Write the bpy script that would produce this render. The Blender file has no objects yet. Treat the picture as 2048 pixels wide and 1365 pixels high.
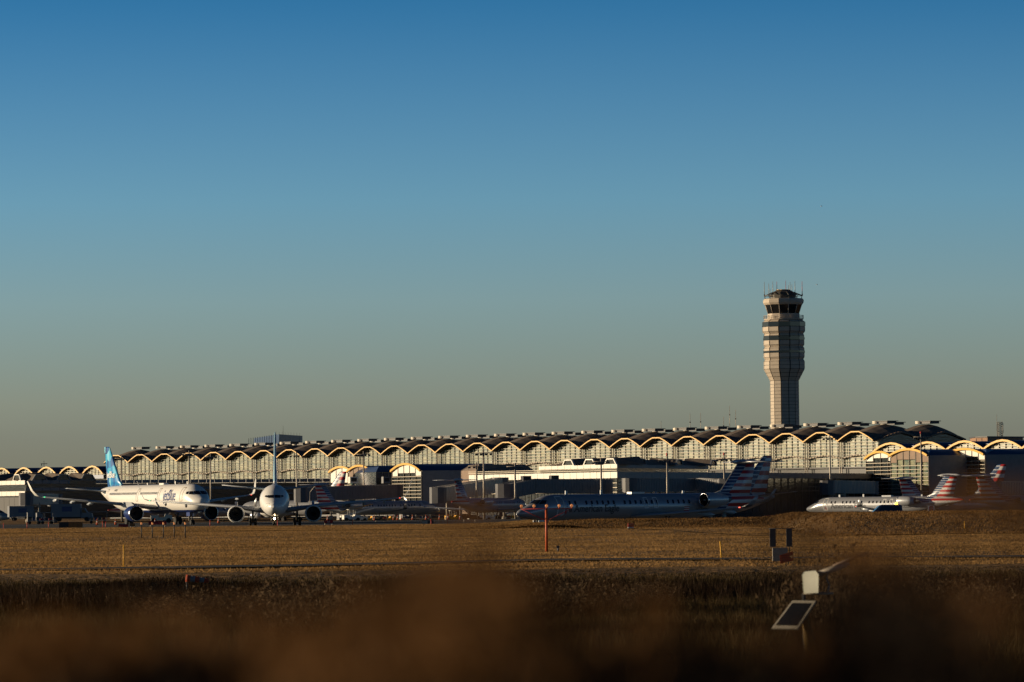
import bpy, bmesh, math, random
import numpy as np
from mathutils import Vector, Matrix
from math import sin, cos, pi, radians, sqrt, atan2, floor
random.seed(7); rng = np.random.default_rng(7)
S = bpy.context.scene
COL = S.collection

# ------------------------------------------------------------------ camera
FPX = 8500.0; CAMH = 3.1; ROLL = 0.011; PITCH = math.atan(317.5/FPX)
F_ = Vector((0, cos(PITCH), sin(PITCH))); U0 = Vector((0, -sin(PITCH), cos(PITCH))); R0 = Vector((1, 0, 0))
RC = R0*cos(ROLL) - U0*sin(ROLL); UC = U0*cos(ROLL) + R0*sin(ROLL)
CAMP = Vector((0, 0, CAMH))
cam = bpy.data.cameras.new('camera'); cam_o = bpy.data.objects.new('camera', cam); COL.objects.link(cam_o)
cam.sensor_width = 36; cam.lens = FPX/2048*36; cam.clip_start = 0.3; cam.clip_end = 20000
Mx = Matrix.Identity(4)
for r in range(3):
    Mx[r][0] = RC[r]; Mx[r][1] = UC[r]; Mx[r][2] = -F_[r]; Mx[r][3] = CAMP[r]
cam_o.matrix_world = Mx
cam.dof.use_dof = True; cam.dof.focus_distance = 720; cam.dof.aperture_fstop = 5.0
S.camera = cam_o

# ------------------------------------------------------------------ sky and sun
SUN_EL = radians(8.0); SUN_AZ = radians(-80)      # from +Y, towards -X
world = bpy.data.worlds.new("World"); S.world = world; world.use_nodes = True
wn = world.node_tree.nodes; wl = world.node_tree.links
bg = wn['Background']
sky = wn.new('ShaderNodeTexSky'); sky.sky_type = 'NISHITA'; sky.sun_disc = False
sky.sun_elevation = SUN_EL; sky.sun_rotation = SUN_AZ
sky.air_density = 1; sky.dust_density = .3; sky.ozone_density = 1
tc = wn.new('ShaderNodeTexCoord'); sp = wn.new('ShaderNodeSeparateXYZ'); wl.new(tc.outputs['Generated'], sp.inputs[0])
rp = wn.new('ShaderNodeValToRGB'); wl.new(sp.outputs['Z'], rp.inputs[0])
stops = [(0, (0.1741, 0.2333, 0.4657)), (0.0157, (0.1887, 0.2527, 0.4941)), (0.0235, (0.2122, 0.2819, 0.5184)), (0.047, (0.2122, 0.3321, 0.6318)), (0.0706, (0.1604, 0.3281, 0.6683)), (0.1167, (0.0502, 0.2066, 0.4941)), (0.19, (0.0132, 0.0720, 0.1800)), (0.3, (0.0070, 0.0350, 0.0950)), (0.64, (0.0100, 0.0400, 0.0900)), (1, (0.0150, 0.0450, 0.1000))]
el = rp.color_ramp.elements
while len(el) < len(stops): el.new(.5)
for e, (p, c) in zip(el, stops): e.position = p; e.color = (*c, 1)
m1 = wn.new('ShaderNodeVectorMath'); m1.operation = 'MULTIPLY'; wl.new(sky.outputs[0], m1.inputs[0]); wl.new(rp.outputs[0], m1.inputs[1])
m2 = wn.new('ShaderNodeVectorMath'); m2.operation = 'SCALE'; m2.inputs['Scale'].default_value = 2.0; wl.new(m1.outputs[0], m2.inputs[0])
wl.new(m2.outputs[0], bg.inputs[0]); bg.inputs[1].default_value = 0.1
sun = bpy.data.lights.new('sun', 'SUN'); sun.energy = 5.0; sun.angle = radians(.5); sun.color = (1, .79, .52)
sun_o = bpy.data.objects.new('sun', sun); COL.objects.link(sun_o)
sdir = Vector((sin(SUN_AZ)*cos(SUN_EL), cos(SUN_AZ)*cos(SUN_EL), sin(SUN_EL)))
sun_o.rotation_euler = sdir.to_track_quat('Z', 'Y').to_euler()
S.view_settings.view_transform = 'Standard'; S.view_settings.look = 'None'
S.view_settings.exposure = .3; S.view_settings.gamma = 1; S.view_settings.use_curve_mapping = False

# ------------------------------------------------------------------ helpers
def W(px, py, D):
    r = F_*FPX + RC*(px-1024) - UC*(py-682.5)
    return CAMP + r*(D/r.y)
def WX(px, D, py=1010): return W(px, py, D).x
def sm(a, b, x):
    t = min(1, max(0, (x-a)/(b-a))); return t*t*(3-2*t)

WMAT = {}
def wm(o): return WMAT.get(o.name, Matrix.Identity(4)) if o else Matrix.Identity(4)

class MB:
    def __init__(s): s.v = []; s.f = []; s.m = []; s.sm = []
    def face(s, idx, m=0, smooth=False): s.f.append(tuple(idx)); s.m.append(m); s.sm.append(smooth)
    def poly(s, pts, m=0):
        b = len(s.v); s.v += [tuple(p) for p in pts]; s.face(range(b, b+len(pts)), m)
    def box(s, c, d, m=0, rz=0):
        b = len(s.v); cx, cy, cz = c; hx, hy, hz = d[0]/2, d[1]/2, d[2]/2; ca, sa = cos(rz), sin(rz)
        for z in (-hz, hz):
            for x, y in ((-hx, -hy), (hx, -hy), (hx, hy), (-hx, hy)):
                s.v.append((cx+x*ca-y*sa, cy+x*sa+y*ca, cz+z))
        for q in ((0, 3, 2, 1), (4, 5, 6, 7), (0, 1, 5, 4), (1, 2, 6, 5), (2, 3, 7, 6), (3, 0, 4, 7)): s.face([b+i for i in q], m)
    def wall(s, p0, p1, z0, z1, th, m=0):
        dx, dy = p1[0]-p0[0], p1[1]-p0[1]; L = sqrt(dx*dx+dy*dy)
        s.box(((p0[0]+p1[0])/2, (p0[1]+p1[1])/2, (z0+z1)/2), (L, th, z1-z0), m, atan2(dy, dx))
    def prism(s, pts, z0, z1, m=0, mt=None):
        n = len(pts); b = len(s.v)
        s.v += [(p[0], p[1], z0) for p in pts]+[(p[0], p[1], z1) for p in pts]
        for i in range(n): s.face((b+i, b+(i+1) % n, b+n+(i+1) % n, b+n+i), m)
        s.face([b+n+i for i in range(n)], m if mt is None else mt); s.face([b+n-1-i for i in range(n)], m)
    def tube(s, p0, p1, r0, r1=None, n=6, m=0, cap=True, smooth=True):
        r1 = r0 if r1 is None else r1
        p0 = Vector(p0); p1 = Vector(p1); d = (p1-p0)
        if d.length < 1e-6: return
        d.normalize(); a = d.orthogonal().normalized(); c = d.cross(a); b = len(s.v)
        for p, r in ((p0, r0), (p1, r1)):
            for i in range(n):
                t = 2*pi*i/n; s.v.append(tuple(p+(a*cos(t)+c*sin(t))*r))
        for i in range(n): s.face((b+i, b+(i+1) % n, b+n+(i+1) % n, b+n+i), m, smooth)
        if cap: s.face([b+n-1-i for i in range(n)], m); s.face([b+n+i for i in range(n)], m)
    def path(s, pts, r, n=6, m=0):
        for a, b in zip(pts[:-1], pts[1:]): s.tube(a, b, r, r, n, m)
    def loft(s, rings, m=0, smooth=True, cap=True, closed=True):
        n = len(rings[0]); b = len(s.v)
        for r in rings: s.v += [tuple(p) for p in r]
        for j in range(len(rings)-1):
            for i in range(n if closed else n-1):
                a = b+j*n; s.face((a+i, a+(i+1) % n, a+n+(i+1) % n, a+n+i), m, smooth)
        if cap:
            s.face([b+n-1-i for i in range(n)], m); e = b+(len(rings)-1)*n; s.face([e+i for i in range(n)], m)
    def mesh(s, name, mats, inv=None):
        me = bpy.data.meshes.new(name)
        v = s.v if inv is None else [tuple(inv @ Vector(p)) for p in s.v]
        me.from_pydata(v, [], s.f)
        for mt in (mats if isinstance(mats, (list, tuple)) else [mats]): me.materials.append(mt)
        me.polygons.foreach_set('material_index', s.m); me.polygons.foreach_set('use_smooth', s.sm)
        me.update(); return me
    def build(s, name, mats, parent=None, world=False, loc=None):
        inv = None
        if world and parent: inv = wm(parent).inverted()
        o = bpy.data.objects.new(name, s.mesh(name, mats, inv)); COL.objects.link(o)
        if parent: o.parent = parent; WMAT[o.name] = wm(parent).copy()
        elif loc is not None: o.location = loc; WMAT[o.name] = Matrix.Translation(Vector(loc))
        return o
def inst(name, me, parent, M):
    "an object sharing mesh me at world matrix M under parent"
    o = bpy.data.objects.new(name, me); COL.objects.link(o); o.parent = parent
    o.matrix_local = wm(parent).inverted() @ M; WMAT[o.name] = M.copy(); return o
def tag(o, label=None, cat=None, group=None, kind=None):
    if label: o['label'] = label
    if cat: o['category'] = cat
    if group: o['group'] = group
    if kind: o['kind'] = kind
    return o
def root(name, loc, rz, label, cat, group=None):
    o = bpy.data.objects.new(name, None); COL.objects.link(o); o.location = loc; o.rotation_euler = (0, 0, rz); o.empty_display_size = .5
    WMAT[o.name] = Matrix.Translation(Vector(loc)) @ Matrix.Rotation(rz, 4, 'Z')
    return tag(o, label, cat, group)
def copy_thing(o, loc, rz, label):
    def rec(a, par):
        c = a.copy(); COL.objects.link(c); c.parent = par
        if par: WMAT[c.name] = Matrix.Identity(4)
        for ch in [x for x in KIDS.get(a.name, [])]: KIDS.setdefault(c.name, []).append(rec(ch, c))
        return c
    if o.name not in KIDS:
        def fill(a):
            KIDS[a.name] = [x for x in COL.objects if x.parent == a]
            for x in KIDS[a.name]: fill(x)
        fill(o)
    c = rec(o, None); c.location = loc; c.rotation_euler = (0, 0, rz); c['label'] = label
    WMAT[c.name] = Matrix.Translation(Vector(loc)) @ Matrix.Rotation(rz, 4, 'Z'); return c
KIDS = {}

# ------------------------------------------------------------------ materials
def mat(name, col, rough=.6, metal=0, var=0, vscale=1.0, bump=0, bscale=4, spec=.5, emit=None, estr=0, ior=None, stretch=(1, 1, 1)):
    m = bpy.data.materials.new(name); m.use_nodes = True; n = m.node_tree.nodes; l = m.node_tree.links; p = n['Principled BSDF']
    p.inputs['Base Color'].default_value = (*col, 1); p.inputs['Roughness'].default_value = rough; p.inputs['Metallic'].default_value = metal
    p.inputs['Specular IOR Level'].default_value = spec
    if ior: p.inputs['IOR'].default_value = ior
    if emit: p.inputs['Emission Color'].default_value = (*emit, 1); p.inputs['Emission Strength'].default_value = estr
    if var or bump:
        t = n.new('ShaderNodeTexCoord'); mp = n.new('ShaderNodeMapping'); mp.inputs['Scale'].default_value = stretch
        l.new(t.outputs['Object'], mp.inputs[0])
    if var:
        nz = n.new('ShaderNodeTexNoise'); nz.inputs['Scale'].default_value = vscale; nz.inputs['Detail'].default_value = 5; l.new(mp.outputs[0], nz.inputs[0])
        mr = n.new('ShaderNodeMapRange'); mr.inputs[1].default_value = .25; mr.inputs[2].default_value = .75
        mr.inputs[3].default_value = 1-var; mr.inputs[4].default_value = 1+var; l.new(nz.outputs[0], mr.inputs[0])
        vm = n.new('ShaderNodeVectorMath'); vm.operation = 'SCALE'; vm.inputs[0].default_value = col; l.new(mr.outputs[0], vm.inputs['Scale'])
        l.new(vm.outputs[0], p.inputs['Base Color'])
    if bump:
        nb = n.new('ShaderNodeTexNoise'); nb.inputs['Scale'].default_value = bscale; nb.inputs['Detail'].default_value = 4; l.new(mp.outputs[0], nb.inputs[0])
        b = n.new('ShaderNodeBump'); b.inputs['Strength'].default_value = 1; b.inputs['Distance'].default_value = bump; l.new(nb.outputs[0], b.inputs['Height'])
        l.new(b.outputs[0], p.inputs['Normal'])
    return m
M = {}
M['rim'] = mat('yellow_painted_fascia', (.64, .34, .018), .5, 0, .12, 3)
M['roof'] = mat('slate_metal_roof', (.17, .135, .11), .75, 0, .25, .6, .02, 3, spec=.2)
M['soffit'] = mat('dark_soffit', (.05, .045, .04), .8)
M['cream'] = mat('cream_panel', (.62, .55, .44), .55, 0, .08, 2)
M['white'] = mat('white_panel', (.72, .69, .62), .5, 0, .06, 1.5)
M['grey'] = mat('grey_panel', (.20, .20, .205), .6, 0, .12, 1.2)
M['dgrey'] = mat('dark_grey_metal', (.06, .06, .065), .6, 0, .2, 1)
M['blackish'] = mat('black_metal', (.02, .02, .02), .6)
M['steel'] = mat('weathered_steel', (.36, .31, .25), .5, .2, .15, 4)
M['mull'] = mat('mullion_metal', (.10, .09, .075), .5)
M['transom'] = mat('beige_transom', (.52, .45, .34), .5)
M['rubber'] = mat('tyre_rubber', (.015, .015, .015), .85)
M['bluroof'] = mat('blue_metal_roof', (.03, .055, .12), .4, .1, .2, .8)
M['brick'] = mat('tan_brick', (.30, .17, .10), .8, 0, .2, 2)
M['brown'] = mat('brown_precast', (.22, .15, .105), .75, 0, .15, 1)
M['conc'] = mat('tower_precast', (.47, .395, .31), .7, 0, .1, .8)
M['wglass'] = mat('dark_window_glass', (.012, .013, .015), .08, 0, spec=.6)
M['orange'] = mat('orange_paint', (.55, .09, .02), .6, 0, .15, 5)
M['redp'] = mat('red_paint', (.45, .03, .025), .5)
M['yellowp'] = mat('yellow_paint', (.80, .40, .02), .6)
M['whitep'] = mat('white_paint', (.75, .74, .70), .45, 0, .04, 2)
M['silver'] = mat('silver_mica_paint', (.44, .45, .47), .32, .35, .05, .8)
M['chrome'] = mat('bare_aluminium', (.62, .62, .62), .22, 1)
M['navy'] = mat('navy_paint', (.008, .025, .13), .3)
M['fan'] = mat('engine_dark', (.008, .008, .009), .5)
M['amber'] = mat('amber_lamp_glass', (.7, .3, .12), .4, emit=(1, .35, .1), estr=.25)
M['greyw'] = mat('wing_grey', (.34, .36, .39), .35, .1, .06, 1)
def facade_glass():
    m = bpy.data.materials.new('facade_glass_painted_reflection'); m.use_nodes = True; n = m.node_tree.nodes; l = m.node_tree.links; p = n['Principled BSDF']
    p.inputs['Base Color'].default_value = (.10, .12, .095, 1); p.inputs['Roughness'].default_value = .16; p.inputs['Metallic'].default_value = .0
    p.inputs['IOR'].default_value = 1.9
    t = n.new('ShaderNodeNewGeometry'); mp = n.new('ShaderNodeMapping'); mp.inputs['Scale'].default_value = (.25, .25, 1.4); l.new(t.outputs['Position'], mp.inputs[0])
    nz = n.new('ShaderNodeTexNoise'); nz.inputs['Scale'].default_value = 1.3; nz.inputs['Detail'].default_value = 3; l.new(mp.outputs[0], nz.inputs[0])
    b = n.new('ShaderNodeBump'); b.inputs['Distance'].default_value = .03; b.inputs['Strength'].default_value = .6; l.new(nz.outputs[0], b.inputs['Height']); l.new(b.outputs[0], p.inputs['Normal'])
    mr = n.new('ShaderNodeValToRGB'); mr.color_ramp.elements[0].position = .38; mr.color_ramp.elements[0].color = (.062, .10, .08, 1)
    mr.color_ramp.elements[1].position = .62; mr.color_ramp.elements[1].color = (.27, .265, .165, 1)  # pale sky reflection painted into the base colour in noise patches
    l.new(nz.outputs[0], mr.inputs[0]); l.new(mr.outputs[0], p.inputs['Base Color'])
    return m
M['glass'] = facade_glass()
def blinds_glass():
    return mat('shaded_glass', (.03, .033, .035), .15, 0, .4, .5, .02, 1.2, ior=1.6, stretch=(.5, .5, 2))
M['dglass'] = blinds_glass()

class NT:
    "small math helper for node materials"
    def __init__(s, m): s.n = m.node_tree.nodes; s.l = m.node_tree.links
    def val(s, x, inp):
        if hasattr(x, 'is_output'): s.l.new(x, inp)
        else: inp.default_value = x
    def op(s, o, a, b=0.0, c=0.0):
        k = s.n.new('ShaderNodeMath'); k.operation = o; s.val(a, k.inputs[0]); s.val(b, k.inputs[1]); s.val(c, k.inputs[2]); return k.outputs[0]
    def mix(s, f, a, b):
        k = s.n.new('ShaderNodeMix'); k.data_type = 'RGBA'; s.val(f, k.inputs[0])
        for x, i in ((a, 6), (b, 7)):
            if hasattr(x, 'is_output'): s.l.new(x, k.inputs[i])
            else: k.inputs[i].default_value = (*x, 1)
        return k.outputs[2]
    def xyz(s):
        t = s.n.new('ShaderNodeTexCoord'); q = s.n.new('ShaderNodeSeparateXYZ'); s.l.new(t.outputs['Object'], q.inputs[0]); return q.outputs
def striped_paint(name, base, metal, rough, z0, pitch, xa, xk, xb, kb=None):
    """base paint; where x < xa + xk*z the tail stripes begin: blue bands with thin white lines, then
    red and white bands where x < xb + kb*z"""
    kb = xk if kb is None else kb
    m = bpy.data.materials.new(name); m.use_nodes = True; t = NT(m); p = t.n['Principled BSDF']; X, Y, Z = t.xyz()
    ph = t.op('DIVIDE', t.op('SUBTRACT', Z, z0), pitch); fr = t.op('FRACT', ph); fr2 = t.op('FRACT', t.op('MULTIPLY', ph, 2.0))
    red = t.mix(t.op('GREATER_THAN', fr, .5), (.62, .61, .60), (.42, .018, .022))
    blue = t.mix(t.op('GREATER_THAN', fr2, .22), (.60, .62, .65), (.012, .055, .15))
    isred = t.op('LESS_THAN', X, t.op('MULTIPLY_ADD', Z, kb, xb))
    st = t.mix(isred, blue, red)
    ins = t.op('LESS_THAN', X, t.op('MULTIPLY_ADD', Z, xk, xa))
    ins = t.op('MULTIPLY', ins, t.op('GREATER_THAN', Z, z0))
    t.l.new(t.mix(ins, base, st), p.inputs['Base Color'])
    p.inputs['Roughness'].default_value = rough
    t.l.new(t.op('MULTIPLY', t.op('SUBTRACT', 1.0, ins), metal), p.inputs['Metallic'])
    return m
def bubble_tail():
    m = bpy.data.materials.new('blue_bubble_tail_paint'); m.use_nodes = True; t = NT(m); p = t.n['Principled BSDF']
    c = t.n.new('ShaderNodeTexCoord'); mp = t.n.new('ShaderNodeMapping'); mp.inputs['Scale'].default_value = (1.05, 0, .8); t.l.new(c.outputs['Object'], mp.inputs[0])
    v = t.n.new('ShaderNodeTexVoronoi'); v.inputs['Scale'].default_value = 1.0; v.inputs['Randomness'].default_value = .55; t.l.new(mp.outputs[0], v.inputs[0])
    r = t.n.new('ShaderNodeSeparateColor'); t.l.new(v.outputs['Color'], r.inputs[0])
    cr = t.n.new('ShaderNodeValToRGB'); cr.color_ramp.interpolation = 'CONSTANT'; e = cr.color_ramp.elements
    cs = [(0, (.012, .10, .30)), (.22, (.015, .22, .50)), (.4, (.04, .40, .64)), (.58, (.012, .04, .13)), (.70, (.20, .56, .72)), (.84, (.012, .12, .36))]
    while len(e) < len(cs): e.new(.5)
    for q, (a, b) in zip(e, cs): q.position = a; q.color = (*b, 1)
    t.l.new(r.outputs[0], cr.inputs[0]); t.l.new(cr.outputs[0], p.inputs['Base Color']); p.inputs['Roughness'].default_value = .35
    return m
def belly_paint(name, top, low, zc):
    m = bpy.data.materials.new(name); m.use_nodes = True; t = NT(m); p = t.n['Principled BSDF']; X, Y, Z = t.xyz()
    t.l.new(t.mix(t.op('LESS_THAN', Z, zc), top, low), p.inputs['Base Color']); p.inputs['Roughness'].default_value = .32
    return m

# ------------------------------------------------------------------ aircraft
def smooth(a, n=2):
    a = np.array(a, float)
    for _ in range(n): a[1:-1] = .25*a[:-2]+.5*a[1:-1]+.25*a[2:]
    return a
class Shape:
    def __init__(s, tab):
        L = tab[-1][0]; k = [0, .03, .08, .14, .2]+list(np.arange(.3, 8, .2))+list(np.arange(8, L-12, 2.0))+list(np.arange(L-12, L-.3, .6))+[L-.1, L]
        s.s = np.array(k); T = np.array(tab)
        s.top = smooth(np.interp(s.s, T[:, 0], T[:, 1])); s.bot = smooth(np.interp(s.s, T[:, 0], T[:, 2])); s.w = smooth(np.interp(s.s, T[:, 0], T[:, 3])); s.L = L
    def at(s, q):
        t = float(np.interp(q, s.s, s.top)); b = float(np.interp(q, s.s, s.bot)); return (t+b)/2, (t-b)/2, float(np.interp(q, s.s, s.w))
    def side(s, q, z, sd, off=.0):
        c, h, w = s.at(q); u = max(-.999, min(.999, (z-c)/h)); y = w*sqrt(1-u*u)
        ny, nz = y/w/w, (z-c)/h/h; n = sqrt(ny*ny+nz*nz)+1e-9
        return (q, sd*(y+off*ny/n), z+off*nz/n)
    def front(s, y, z, off=.02):
        lo, hi = 0.02, 9.0
        def g(q):
            c, h, w = s.at(q); return (y/w)**2+((z-c)/h)**2-1
        for _ in range(40):
            mid = (lo+hi)/2
            if g(mid) > 0: lo = mid
            else: hi = mid
        return (hi-off, y*(1+off*.5), z+off*.8)
NOSE_A = [(0, 3.32, 3.22, .05), (.2, 3.75, 2.85, .48), (.6, 4.05, 2.5, .88), (1.2, 4.36, 2.2, 1.22), (1.8, 4.7, 2.05, 1.48), (2.6, 5.28, 1.92, 1.70), (3.4, 5.66, 1.84, 1.84), (4.6, 5.86, 1.78, 1.94), (6, 5.9, 1.76, 1.975)]
NOSE_B = [(0, 2.6, 2.5, .05), (.2, 2.9, 2.2, .38), (.6, 3.15, 1.95, .70), (1.2, 3.45, 1.72, 1.0), (1.7, 3.68, 1.60, 1.18), (2.3, 4.15, 1.50, 1.38), (3.1, 4.72, 1.43, 1.58), (4.2, 5.12, 1.38, 1.74), (5.5, 5.3, 1.36, 1.85), (7, 5.35, 1.35, 1.88)]
NOSE_C = [(0, 2.05, 1.95, .04), (.3, 2.38, 1.75, .34), (.8, 2.6, 1.6, .6), (1.5, 2.86, 1.48, .86), (2.1, 3.1, 1.42, 1.02), (3.0, 3.62, 1.36, 1.18), (3.8, 3.87, 1.33, 1.27), (5, 4.0, 1.31, 1.345)]
def tail_a(L): return [(L-14.5, 5.9, 1.76, 1.975), (L-10.5, 5.9, 2.1, 1.9), (L-6.5, 5.85, 3.0, 1.5), (L-3, 5.72, 4.0, .95), (L-.6, 5.45, 4.7, .45), (L, 5.3, 4.95, .15)]
def tail_b(L): return [(L-12.5, 5.35, 1.35, 1.88), (L-8.5, 5.35, 1.75, 1.8), (L-5.5, 5.33, 2.5, 1.45), (L-2.6, 5.2, 3.5, .9), (L-.6, 4.95, 4.1, .42), (L, 4.75, 4.45, .15)]
def tail_c(L): return [(L-11, 4.0, 1.31, 1.345), (L-8, 4.0, 1.6, 1.28), (L-5, 3.95, 2.2, 1.0), (L-2.5, 3.8, 2.75, .6), (L-.4, 3.55, 3.1, .25), (L, 3.45, 3.25, .1)]
SPEC = {
 'A': dict(L=44.5, tab=NOSE_A+tail_a(44.5), s0=21.5, mg=(3.8, 21.5, .58, .42, 2), ng=(5.1, .38),
   wing=[(15.0, 1.6, 2.55, 7.0, .85), (18.4, 6.4, 3.15, 4.1, .5), (23.4, 16.2, 4.25, 1.7, .17)], wl=[(23.5, 16.2, 4.25, 1.6), (24.0, 16.9, 4.45, 1.35), (24.8, 17.4, 5.2, 1.0), (25.7, 17.85, 6.6, .5)],
   fin=[(5.6, 34.2, 7.4, .55), (6.6, 36.0, 5.9, .5), (11.6, 40.6, 2.6, .22), (11.76, 41.0, 2.1, .12)], stab=[(38.3, .6, 4.95, 3.9, .35), (42.2, 6.2, 5.55, 1.4, .12)],
   eng=(5.75, 1.72, 12.6, 1.17, 3.4), win=(4.62, .5, [(14.4, 22.0), (23.6, 36.5)]),
   cw=[[(.06, 4.38), (.06, 4.86), (.80, 4.82), (.88, 4.34)], [(.97, 4.33), (.89, 4.81), (1.24, 4.80), (1.46, 4.37)], [(1.53, 4.38), (1.32, 4.79), (1.50, 4.74), (1.66, 4.46)]]),
 'B': dict(L=39.5, tab=NOSE_B+tail_b(39.5), s0=19.6, mg=(2.86, 19.6, .56, .42, 2), ng=(4.0, .34),
   wing=[(12.6, 1.5, 2.05, 7.4, .85), (15.6, 5.6, 2.6, 4.6, .5), (21.6, 16.3, 3.5, 1.6, .16)], wl=[(21.7, 16.3, 3.5, 1.6), (22.2, 16.95, 3.7, 1.35), (23.2, 17.4, 4.5, 1.0), (24.4, 17.9, 6.05, .5)],
   fin=[(5.2, 27.5, 9.6, .35), (6.0, 30.6, 7.0, .5), (12.3, 36.6, 2.4, .2), (12.5, 37.0, 1.8, .1)], stab=[(34.2, .6, 4.75, 3.8, .35), (38.2, 7.15, 5.5, 1.3, .12)],
   eng=(4.9, 1.64, 10.4, 1.1, 3.6), win=(3.95, .508, [(6.2, 13.5), (14.6, 31.5)]),
   cw=[[(.05, 3.68), (.05, 4.02), (.78, 3.99), (.76, 3.65)], [(.86, 3.70), (.85, 3.98), (1.10, 3.97), (1.18, 3.80), (1.0, 3.66)]]),
 'C': dict(L=36.2, tab=None, s0=19.5, mg=(2.05, 19.5, .42, .3, 2), ng=(2.9, .25),
   wing=[(15.2, 1.0, 1.60, 5.6, .5), (17.0, 3.4, 1.80, 3.6, .38), (21.2, 11.3, 2.45, 1.3, .13)], wl=[(21.3, 11.3, 2.45, 1.25), (21.9, 11.8, 2.8, .95), (22.5, 12.2, 3.6, .5)],
   eng=(2.25, 3.25, 24.9, .78, 3.3), win=(3.12, .787, [(6.3, 24.6)]),
   cw=[[(.05, 3.08), (.05, 3.46), (.58, 3.44), (.70, 3.02)], [(.78, 3.0), (.66, 3.42), (.93, 3.36), (1.06, 3.02)]]),
}
def crj(L):
    d = dict(SPEC['C']); k = L-36.2; d['L'] = L; d['tab'] = NOSE_C+tail_c(L); h = k*.5
    d['s0'] += h; d['mg'] = (2.05, 19.5+h, .42, .3, 2)
    d['wing'] = [(a+h, *r) for a, *r in d['wing']]; d['wl'] = [(a+h, *r) for a, *r in d['wl']]
    d['fin'] = [(3.7, L-8.6, 6.4, .2), (4.3, L-6.6, 4.6, .3), (7.15, L-4.0, 2.7, .24)]
    d['stab'] = [(L-4.2, .1, 7.3, 2.6, .26), (L-2.0, 4.27, 7.3, 1.2, .1)]
    e = d['eng']; d['eng'] = (e[0], e[1], L-11.4, e[3], e[4]); w = d['win']; d['win'] = (w[0], w[1], [(6.3, L-12)]); return d

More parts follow.
